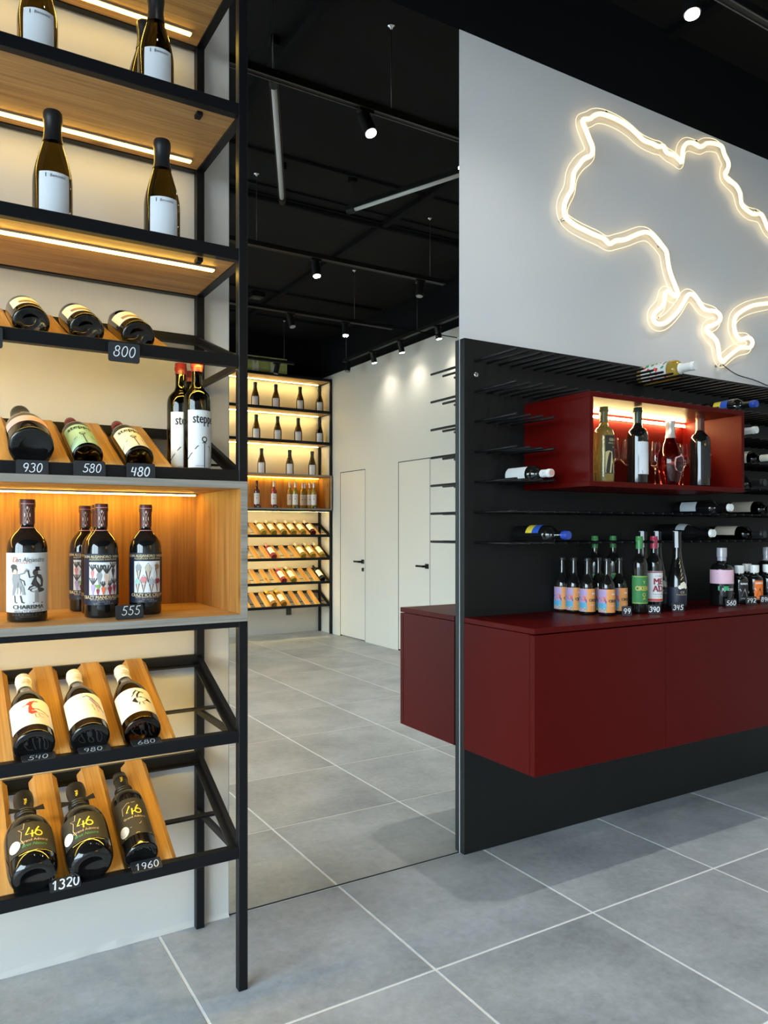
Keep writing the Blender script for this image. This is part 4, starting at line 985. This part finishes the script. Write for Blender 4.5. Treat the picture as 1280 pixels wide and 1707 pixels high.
for lb, x, y in (('small dark bottle with orange landscape label, second of the row from the left', 1.8110, 1.8015), ('small dark bottle with orange landscape label, third of the row, nearer the cabinet edge', 1.8125, 1.7435), ('small dark bottle with orange landscape label, the foremost with its picture in full view', 1.8455, 1.6925), ('small dark bottle with orange landscape label half hidden behind the foremost one', 1.8800, 1.760), ('small dark bottle with orange landscape label beside the tag that says 99', 1.9240, 1.7115)):
    stand(dup(sb, lb), x, y, CT, -18)
def green_art(d, H, r):
    d.rect(R(-80) * r, .135 * H, R(64) * r, .140 * H, 'ink_gold', 8); d.rect(R(-80) * r, .478 * H, R(64) * r, .483 * H, 'ink_gold', 8)
    d.text('CIKERA', R(-8) * r, .325 * H, .0205, 'ink_gold', 0, .72, .0004); d.text('Y', R(-2) * r, .405 * H, .014, 'ink_gold'); d.ring(R(-2) * r, .245 * H, .005, .0014, 'ink_gold'); d.line([(R(-2) * r, .225 * H), (R(-2) * r, .19 * H)], .0014, 'ink_gold'); d.line([(R(-14) * r, .19 * H), (R(8) * r, .19 * H)], .0014, 'ink_gold'); return d
GHt, GRd = .247, .0262
gb = bottle('wine_bottle', 'tall dark bottle with green label and green cap on the red cabinet', 'green capped bottles', 'bordeaux', GHt, GRd, 'glass_black', 'foil_green', .84, [(.125 * GHt, .492 * GHt, -92, 66, 'paper_green')], green_art)
stand(gb, 1.9815, 1.6806, CT, -14)
stand(dup(gb, 'green capped tall bottle behind the small orange labelled ones, left of two'), 1.946, 1.838, CT, 30)
stand(dup(gb, 'green capped tall bottle behind the small orange labelled ones, right of two'), 2.0236, 1.828, CT, 30)
def mead_art(d, H, r):
    d.rect(R(-78) * r, .145 * H, R(66) * r, .175 * H, 'ink_red', 8); d.rect(R(-78) * r, .520 * H, R(66) * r, .535 * H, 'ink_maroon', 8)
    d.text('CHIVI', R(-4) * r, .475 * H, .0085, 'ink_grey'); d.text('ME', R(-4) * r, .400 * H, .0290, 'ink_maroon', 0, .85, .0012); d.text('AD', R(-4) * r, .305 * H, .0290, 'ink_maroon', 0, .85, .0012)
    d.text('Y', R(-6) * r, .345 * H, .018, 'ink_black'); d.text('Traditional Mead', R(-4) * r, .235 * H, .0052, 'ink_dark'); d.text('honey wine', R(-4) * r, .205 * H, .0048, 'ink_grey'); return d
mb_ = bottle('mead_bottle', 'dark bottle with white and crimson label and crimson cap on the red cabinet', None, 'bordeaux', .247, .0270, 'glass_black', 'foil_red', .84, [(.14 * .247, .54 * .247, -80, 68, 'paper_white')], mead_art)
stand(mb_, 2.061, 1.688, CT, -16)
def strip(root, H, r):
    b = MB(); b.bar((-.011, -r * .46, H * .80), (-.011, -r * .40, H + .001), .012, .002, (0, 1, 0)); b.bar((-.011, -r * .40, H + .001), (-.009, 0, H + .002), .012, .002)
    me = b.mesh('paper_seal', 'paper_cool'); o = bpy.data.objects.new('paper_seal', me); COL.objects.link(o); o.parent = root
def slim_art(d, H, r):
    x = R(0) * r
    for a, b, q in ((0, .315, .0085), (.009, .325, .0075), (-.008, .300, .007), (.004, .345, .0065), (.012, .30, .006), (-.002, .335, .006)): d.disc(x + a, b * H, q, 'paper_cream', None, 9)
    d.text('CK', x, .235 * H, .011, 'ink_pale_gold'); d.text('Premium Rose', x, .205 * H, .0065, 'ink_pale_gold')
    for k in range(5): d.line([(x - .006 + .003 * math.sin(k), (.39 + .05 * k) * H), (x + .003 * math.cos(k), (.43 + .05 * k) * H)], .0022, 'ink_pale_gold')
    return d
fb = bottle('wine_bottle', 'black slender bottle with a pale flower and a paper seal on the red cabinet', 'sealed slender bottles', 'slim', .262, .0315, 'glass_black', 'foil_black', .80, [(.06 * .262, .30 * .262, -100, 70, 'paper_navy')], slim_art, extra=strip)
stand(fb, 2.159, 1.6735, CT, -20)
stand(dup(fb, 'black slender bottle with a paper seal standing behind the green labelled bottle'), 2.1006, 1.765, CT, -20)
stand(dup(fb, 'black slender bottle with a paper seal standing behind the crimson labelled bottle'), 2.1618, 1.755, CT, -20)
def pink_art(d, H, r):
    for k in range(4): d.text('GIN', R(40) * r, (.62 - .065 * k) * H, .006, 'ink_pink')
    d.text('spices', R(-12) * r, .295 * H, .018, 'ink_white'); d.rect(R(-62) * r, .270 * H, R(-54) * r, .345 * H, 'ink_green'); d.rect(R(-36) * r, .270 * H, R(-12) * r, .345 * H, 'ink_green', 2); return d
pk = bottle('gin_bottle', 'squat dark bottle with a pale pink label band on the red cabinet', None, 'squat', .204, .0392, 'glass_black', 'wrap_clear', .78, [(.385 * .204, .625 * .204, -125, 80, 'paper_pale_pink')], pink_art)
stand(pk, 2.4345, 1.699, CT, -10)
def cone_art(d, H, r, bright=False):
    d.text('SUPREME', R(-8) * r, .53 * H, .009, 'ink_white', 0, .8, .0004); d.poly([(R(-30) * r, .20 * H), (R(14) * r, .20 * H), (R(-6) * r, .42 * H)], 'ink_dark' if bright else 'ink_grey')
    d.text('LONDON', R(-8) * r, .15 * H, .006, 'ink_white'); c, s_ = math.cos(.4), math.sin(.4)
    pts = [(-.016, -.005), (.016, -.005), (.016, .005), (-.016, .005)]; d.poly([(R(-62) * r + a * c - b * s_, .33 * H + a * s_ + b * c) for a, b in pts], 'paper_white'); return d
def jar(label, paper, bright):
    return bottle('gin_bottle', label, 'small white capped bottles', 'jar', .138, .0300, 'glass_black', 'cap_white', .80, [(.09 * .138, .60 * .138, -44, 30, paper)], lambda d, H, r: cone_art(d, H, r, bright))
j1 = jar('small dark bottle with white cap and black triangle label beside the pink banded one', 'paper_black', False); stand(j1, 2.548, 1.707, CT, -12)
stand(dup(j1, 'small white capped dark bottle hidden behind the other two white capped ones'), 2.698, 1.775, CT, -12)
stand(jar('small white capped bottle with a bright orange label on the red cabinet', 'paper_bright_orange', True), 2.628, 1.700, CT, -12)
stand(dup(j1, 'small white capped dark bottle cut off by the picture edge'), 2.7060, 1.697, CT, -12)
tallj = bottle('gin_bottle', 'tall dark bottle with a shrink wrapped neck at the picture edge', None, 'squat', .200, .034, 'glass_black', 'wrap_clear', .74, [(.2 * .2, .5 * .2, -60, 60, 'paper_black')], None); stand(tallj, 2.865, 1.800, CT, 0)
TZ = CT
tag('99', 'black price tag with chalk 99 at the last orange labelled bottle', 1.8770, 1.640, TZ, .030, .0300, 10, -34, .0165, .11)
tag('390', 'black price tag with bold chalk 390 before the crimson labelled bottle', 1.9950, 1.632, TZ, .0400, .0290, 10, -30, .0165, .15)
tag('345', 'black price tag with chalk 345 before the flower bottle', 2.1130, 1.634, TZ, .0400, .0290, 10, -30, .0165, .12)
tag('560', 'black price tag with chalk 560 before the pink banded bottle', 2.4000, 1.638, TZ, .0400, .0290, 10, -30, .0165, .12)
tag('792', 'black price tag with chalk 792 before the orange labelled small bottle', 2.5450, 1.657, TZ, .0400, .0290, 10, -30, .0165, .12)
tag('890', 'black price tag with chalk 89 cut off by the picture edge', 2.6320, 1.658, TZ, .0400, .0290, 10, -30, .0165, .12)

# ------------------------------------------------------------------ inside the red box
BT = BZ0 + TH + .0003
def gold_art(d, H, r):
    d.text('GRAN', R(12) * r, .560 * H, .012, 'ink_pale_gold', 0, 1, .0004); d.text('PINOT GRIS', R(12) * r, .515 * H, .0072, 'ink_pale_gold'); d.text('2020', R(14) * r, .465 * H, .007, 'ink_pale_gold')
    d.poly([(R(-40) * r, .40 * H), (R(-20) * r, .42 * H), (R(0) * r, .405 * H), (R(25) * r, .425 * H), (R(55) * r, .41 * H), (R(55) * r, .13 * H), (R(20) * r, .13 * H), (R(-10) * r, .13 * H), (R(-40) * r, .13 * H)], 'ink_pale_gold')
    d.line([(R(10) * r, .30 * H), (R(20) * r, .27 * H), (R(8) * r, .24 * H), (R(18) * r, .21 * H), (R(28) * r, .24 * H)], .0022, 'ink_gold'); return d
q1 = bottle('wine_bottle', 'clear bottle of golden white wine with a black label in the red box', None, 'bordeaux', .234, .0312, 'glass_white_wine', 'foil_olive', .80, [(.12 * .234, .62 * .234, -42, 58, 'paper_charcoal')], gold_art)
stand(q1, 1.7905, 1.655, BT, 2)
def hill_art(d, H, r):
    d.poly([(R(-48) * r, .14 * H), (R(-20) * r, .14 * H), (R(10) * r, .14 * H), (R(54) * r, .14 * H), (R(54) * r, .42 * H), (R(30) * r, .44 * H), (R(0) * r, .41 * H), (R(-25) * r, .40 * H), (R(-48) * r, .39 * H)], 'paper_grey')
    d.line([(R(28) * r, .53 * H), (R(30) * r, .50 * H)], .003, 'ink_black'); d.line([(R(26) * r, .50 * H), (R(44) * r, .515 * H)], .002, 'ink_black'); d.text('VILLAGE', R(22) * r, .185 * H, .0075, 'paper_white'); d.rect(R(-46) * r, .145 * H, R(52) * r, .15 * H, 'paper_white', 6); return d
q2 = bottle('wine_bottle', 'black bottle with a pale grey hill label in the red box', None, 'bordeaux', .244, .0322, 'glass_black', 'foil_green_black', .80, [(.13 * .244, .55 * .244, -50, 56, 'paper_cool')], hill_art)
stand(q2, 1.9400, 1.652, BT, 0)
def pros_art(d, H, r):
    d.poly([(R(-34) * r, .36 * H), (R(-30) * r, .43 * H), (R(-6) * r, .455 * H), (R(6) * r, .49 * H), (R(18) * r, .455 * H), (R(42) * r, .43 * H), (R(46) * r, .30 * H), (R(38) * r, .235 * H), (R(8) * r, .20 * H), (R(-26) * r, .235 * H), (R(-32) * r, .28 * H)], 'paper_pink')
    d.text('PRINCIPE', R(6) * r, .375 * H, .0090, 'ink_maroon'); d.text('rose brut', R(8) * r, .30 * H, .006, 'ink_pink'); return d
q3 = bottle('sparkling_wine_bottle', 'ruby rose bottle with a pink shield label and pale foil neck in the red box', None, 'flared', .212, .0405, 'glass_rose', 'foil_silver', .74, [], pros_art)
stand(q3, 2.0950, 1.650, BT, 0)
def dark_art(d, H, r): d.rect(R(14) * r, .43 * H, R(40) * r, .455 * H, 'ink_pale_gold', 2); d.text('RESERVE', R(22) * r, .37 * H, .006, 'ink_dark'); return d
q4 = bottle('wine_bottle', 'plain black bottle with a maroon neck standing rightmost in the red box', None, 'bordeaux', .246, .0326, 'glass_black', 'foil_maroon', .78, [(.12 * .246, .56 * .246, -46, 56, 'paper_black')], dark_art)
stand(q4, 2.2450, 1.648, BT, 0)
gp = [(0, .004), (.012, .004), (.024, .0025), (.027, .0), (.0275, .001), (.024, .0045), (.008, .0075), (.0026, .014), (.0022, .060), (.004, .068), (.014, .074), (.0255, .086), (.0272, .094), (.0235, .122), (.0195, .155), (.0188, .155), (.0228, .122), (.0264, .094), (.0246, .087), (.013, .0755), (.003, .071), (0, .0705)]
gm = MB().lathe(gp, 24).mesh('wine_glass', 'crystal', smooth=True); sharp_smooth(gm, 60)
def gprint(d):
    d.line([(-.010, .112), (-.004, .118), (.000, .110), (.006, .118), (.011, .112)], .0016, 'ink_red'); d.line([(-.006, .108), (-.006, .124)], .0012, 'ink_red')
    for k in range(4): d.line([(-.004 + .003 * (k % 2), .100 - .006 * k), (.003, .097 - .006 * k)], .0012, 'ink_white')
    return d
for lb, x, y in (('wine glass partly behind the golden white wine bottle', 1.9154, 1.735), ('wine glass just left of the black bottle with hill label', 1.9976, 1.740), ('wine glass with red print between the hill label and the ruby bottle', 2.1335, 1.742), ('wine glass with red print behind the ruby rose bottle', 2.2779, 1.742)):
    g = bpy.data.objects.new('wine_glass', gm); COL.objects.link(g); g.location = Vector((x, y, BT)) * S; g.rotation_euler = (0, 0, R(-38))
    setp(g, lb, 'wine glass', 'wine glasses in the red box'); d = gprint(Draw())
    for mat, (V, F) in d.by.items():
        vs = []
        for a, z in V:
            rr = .0268 + (.0198 - .0268) * (z - .094) / .061 + .0004; vs.append(Vector((rr * math.sin(a / .024), -rr * math.cos(a / .024), z)) * S)
        me = bpy.data.meshes.new('glass_print'); me.from_pydata(vs, [], F); me.materials.append(MATS[mat]); o = bpy.data.objects.new('glass_print', me); COL.objects.link(o); o.parent = g

# ------------------------------------------------------------------ bottles lying on the pegs
def peg_bottle(label, glass, cap, labels, art, x, row, kind='bordeaux', H=.222, r=.0298, capz=.80, spin=180, capart=None, y=1.866):
    b = bottle('wine_bottle', label, 'bottles on the pegs', kind, H, r, glass, cap, capz, labels, art, capart)
    i = round((x - 1.460) / .0487 - .5); xc = 1.460 + .0487 * (i + .5)
    dz = math.sqrt(max(1e-6, (r + .0042) ** 2 - .02435 ** 2))
    return pose(b, xc, y, ZR[row] + dz, R(90), spin)
def flag_art(d, H, r): d.rect(-.019, .30 * H, .019, .43 * H, 'ink_yellow', 8); d.rect(-.019, .43 * H, .019, .56 * H, 'ink_blue', 8); return d
def stripe_art(d, H, r): d.rect(-.020, .14 * H, .020, .54 * H, 'paper_white', 6); return d
def white_cap_art(H):
    def f(d): d.text('1936', 0, .88 * H, .007, 'ink_grey'); return d
    return f
def floral_art(d, H, r):
    random.seed(11)
    for k in range(40):
        d.disc(random.uniform(-.042, .042), random.uniform(.12, .56) * H, random.uniform(.003, .007), random.choice(('ink_red', 'ink_leaf', 'ink_gold', 'ink_orange', 'ink_green')), None, 7)
    return d
HL = .222
b_ = peg_bottle('dark bottle with white label and white capsule on the pegs left of the red box', 'glass_black', 'foil_white', [(.10 * HL, .50 * HL, -50, 40, 'paper_white')], None, 1.560, 2, capart=white_cap_art(.2), spin=262, y=1.862, H=.198, r=.0275)
MB().lathe([(0, 0), (.0095, 0), (.0095, .0006), (0, .0006)], 14).mesh('cap_emblem', 'foil_pink')
eo = bpy.data.objects.new('cap_emblem', bpy.data.meshes['cap_emblem']); COL.objects.link(eo); eo.parent = b_; eo.location = Vector((0, 0, .198 + .0012)) * S
fl = peg_bottle('dark bottle with blue capsule and yellow blue mark on the lowest pegs', 'glass_black', 'foil_blue', [], flag_art, 1.607, 0, spin=222, capz=.90)
f2 = dup(fl, 'dark bottle with blue capsule lying on pegs above the red box'); pose(f2, 1.460 + .0487 * 22.5, 1.866, ZR[5] + .0246, R(90), 258)
peg_bottle('clear white wine bottle with a floral label on the top row of pegs', 'glass_yellow', 'foil_white', [(.10 * HL, .58 * HL, -70, 70, 'paper_white')], floral_art, 2.214, 6, spin=262, r=.034, capz=.74)
peg_bottle('dark bottle with round white cap on the pegs just under the red box', 'glass_black', 'cap_white', [(.15 * HL, .45 * HL, 20, 90, 'paper_cool')], None, 2.414, 1, spin=200, capz=.95)
peg_bottle('olive bottle with pale label under the red box at the picture edge', 'glass_dark_olive', 'foil_black', [(.15 * HL, .55 * HL, -80, 60, 'paper_sand')], None, 2.690, 1, spin=228)
peg_bottle('dark bottle with round white cap on the lowest pegs right of the seal bottles', 'glass_black', 'cap_white', [(.40 * HL, .56 * HL, -60, 40, 'paper_grey')], None, 2.312, 0, spin=210, capz=.95, kind='burgundy', r=.033)
peg_bottle('olive bottle with a pale printed label on the lowest pegs above the small jars', 'glass_dark_olive', 'foil_black', [(.15 * HL, .55 * HL, -80, 60, 'paper_sand')], None, 2.605, 0, spin=216)
peg_bottle('dark bottle with white capsule lying beside the top corner of the red box', 'glass_black', 'foil_white', [(.1 * HL, .5 * HL, -90, 90, 'paper_white')], None, 2.54, 4, spin=250, capz=.72)
peg_bottle('dark bottle with a long white label on pegs beside the red box', 'glass_dark_olive', 'foil_cream', [(.08 * HL, .62 * HL, -70, 70, 'paper_cream')], None, 2.66, 3, spin=245)
peg_bottle('plain dark bottle on the pegs beside the bottom corner of the red box', 'glass_black', 'foil_black', [], None, 2.605, 2, spin=180)

# ------------------------------------------------------------------ far rack: bottles and cartons (seen in the mirror)
ORD = ['first', 'second', 'third', 'fourth', 'fifth', 'sixth', 'seventh', 'eighth']
fy = far.y(.125)
def far_row(xs, z, shelf):
    for k, x in enumerate(sorted(xs, reverse=True)):
        stand(dup(ch, '%s sparkling bottle from the door wall on the %s of the mirrored rack' % (ORD[k], shelf), 'sparkling bottles of the far rack'), x, fy, z + .0006, 180 + 25)
far_row((2.622, 2.828, 3.078, 3.285), 2.135, 'top lit shelf'); far_row((2.632, 2.846, 3.058, 3.285), 1.835, 'second lit shelf'); far_row((2.684, 2.970, 3.206), 1.5245, 'third lit shelf')
WH, WR = .252, .0265
def label_art(d, H, r): d.text('cuvee', 0, .46 * H, .010, 'ink_dark'); d.disc(0, .36 * H, .006, 'ink_orange'); return d
def plain(label, glass, cap, group, H=WH, r=WR): return bottle('wine_bottle', label, group, 'bordeaux', H, r, glass, cap, .80, [(.14 * H, .54 * H, -70, 70, 'paper_white')], label_art, seg=20)
zb_ = 1.190 + .0153; GB = 'bottles in the far oak box'
stand(plain('dark red wine bottle with white label in the mirrored oak box', 'glass_dark_red', 'foil_maroon', GB), 2.628, far.y(.10), zb_, 205)
stand(plain('rose wine bottle with white label in the mirrored oak box', 'glass_pink_far', 'foil_silver', GB), 2.797, far.y(.10), zb_, 205)
ww = plain('yellow wine bottle in front near the middle of the mirrored oak box', 'glass_yellow', 'foil_silver', GB)
stand(ww, 3.016, far.y(.10), zb_, 205)
for lb, x, d in (('yellow wine bottle half behind its twin near the middle of the mirrored oak box', 2.990, .17), ('yellow wine bottle in front, nearest the door wall in the mirrored oak box', 3.206, .09), ('yellow wine bottle close behind the nearest one in the mirrored oak box', 3.190, .145), ('yellow wine bottle at the back of the mirrored oak box, leftmost of its cluster', 3.140, .205), ('yellow wine bottle at the back of the mirrored oak box, inside its cluster', 3.165, .20)):
    stand(dup(ww, lb), x, far.y(d), zb_, 205)
for x, nm in ((2.628, 'dark red'), (2.797, 'rose'), (3.016, 'middle yellow'), (3.206, 'nearest yellow')):
    tag('420', 'tiny black price tag before the %s bottle in the mirrored oak box' % nm, x - .012, far.y(.035), zb_, .050, .022, 6, 180)
lb_ = {'y': ('glass_yellow', 'foil_cream', 'yellow wine'), 'd': ('glass_dark_red', 'foil_cream', 'dark red wine'), 'r': ('glass_pink_far', 'foil_pink', 'pink rose wine'), 'a': ('glass_amber', 'ink_yellow', 'amber wine'), 'k': ('glass_black', 'foil_black', 'black glass wine')}
protos = {}
TN = ['uppermost tier', 'second tier', 'third tier', 'lowest tier']
ROWS = [[('y', 2.669), ('y', 2.770), ('y', 2.870), ('y', 2.971), ('y', 3.071), ('d', 3.172)], [('r', 2.770), ('y', 3.071), ('y', 3.172), ('y', 3.272)], [('r', 2.870), ('y', 2.971), ('k', 3.272)], [('a', 2.770), ('a', 2.870)]]
for k, row in enumerate(ROWS):
    cnt = {}
    for c, x in sorted(row, key=lambda q_: -q_[1]):
        cnt[c] = cnt.get(c, 0) + 1
        same = sum(1 for q_ in row if q_[0] == c)
        lbl = ('%s %s bottle from the door wall on the %s of the mirrored rack' % (ORD[cnt[c] - 1], lb_[c][2], TN[k])) if same > 1 else 'single %s bottle on the %s of the mirrored rack' % (lb_[c][2], TN[k])
        if c not in protos: protos[c] = plain(lbl, lb_[c][0], lb_[c][1], 'bottles lying on the far rack', .245, .0295); o = protos[c]
        else: o = dup(protos[c], lbl)
        lay(o, fT[k], x, .0295, .010, 0)
random.seed(5)
for k in range(6):
    x1_ = 2.905 - .0905 * k
    c = MB().box(x1_ - .088, x1_, far.y(.04), far.y(.16), 2.4462, 2.60).build('glass_carton', 'carton_green', base=(x1_ - .044, far.y(.1), 2.4462))
    setp(c, '%s olive glassware carton from the door wall atop the mirrored rack' % ORD[k], 'carton', 'glassware cartons')
    d = Draw(); d.rect(.006, .004, .006 + .001, .15, 'carton_print')
    yf_ = far.y(.04) + .0006; ox = c.location / S
    if k % 2:
        d = Draw(); d.rect(-.030, .006, .030, .148, 'carton_print'); d.poly([(-.016, .138), (.016, .138), (.013, .10), (.004, .085), (-.004, .085), (-.013, .10)], 'carton_green'); d.rect(-.0015, .03, .0015, .09, 'carton_green'); d.rect(-.013, .024, .013, .03, 'carton_green')
    else:
        d = Draw(); d.text('crystal', 0, .10, .016, 'carton_print'); d.text('wine', 0, .05, .014, 'carton_print')
    d.flat(lambda a, b: (-a, yf_ - ox.y, b), c, 'carton_picture', (0, .0006, 0))
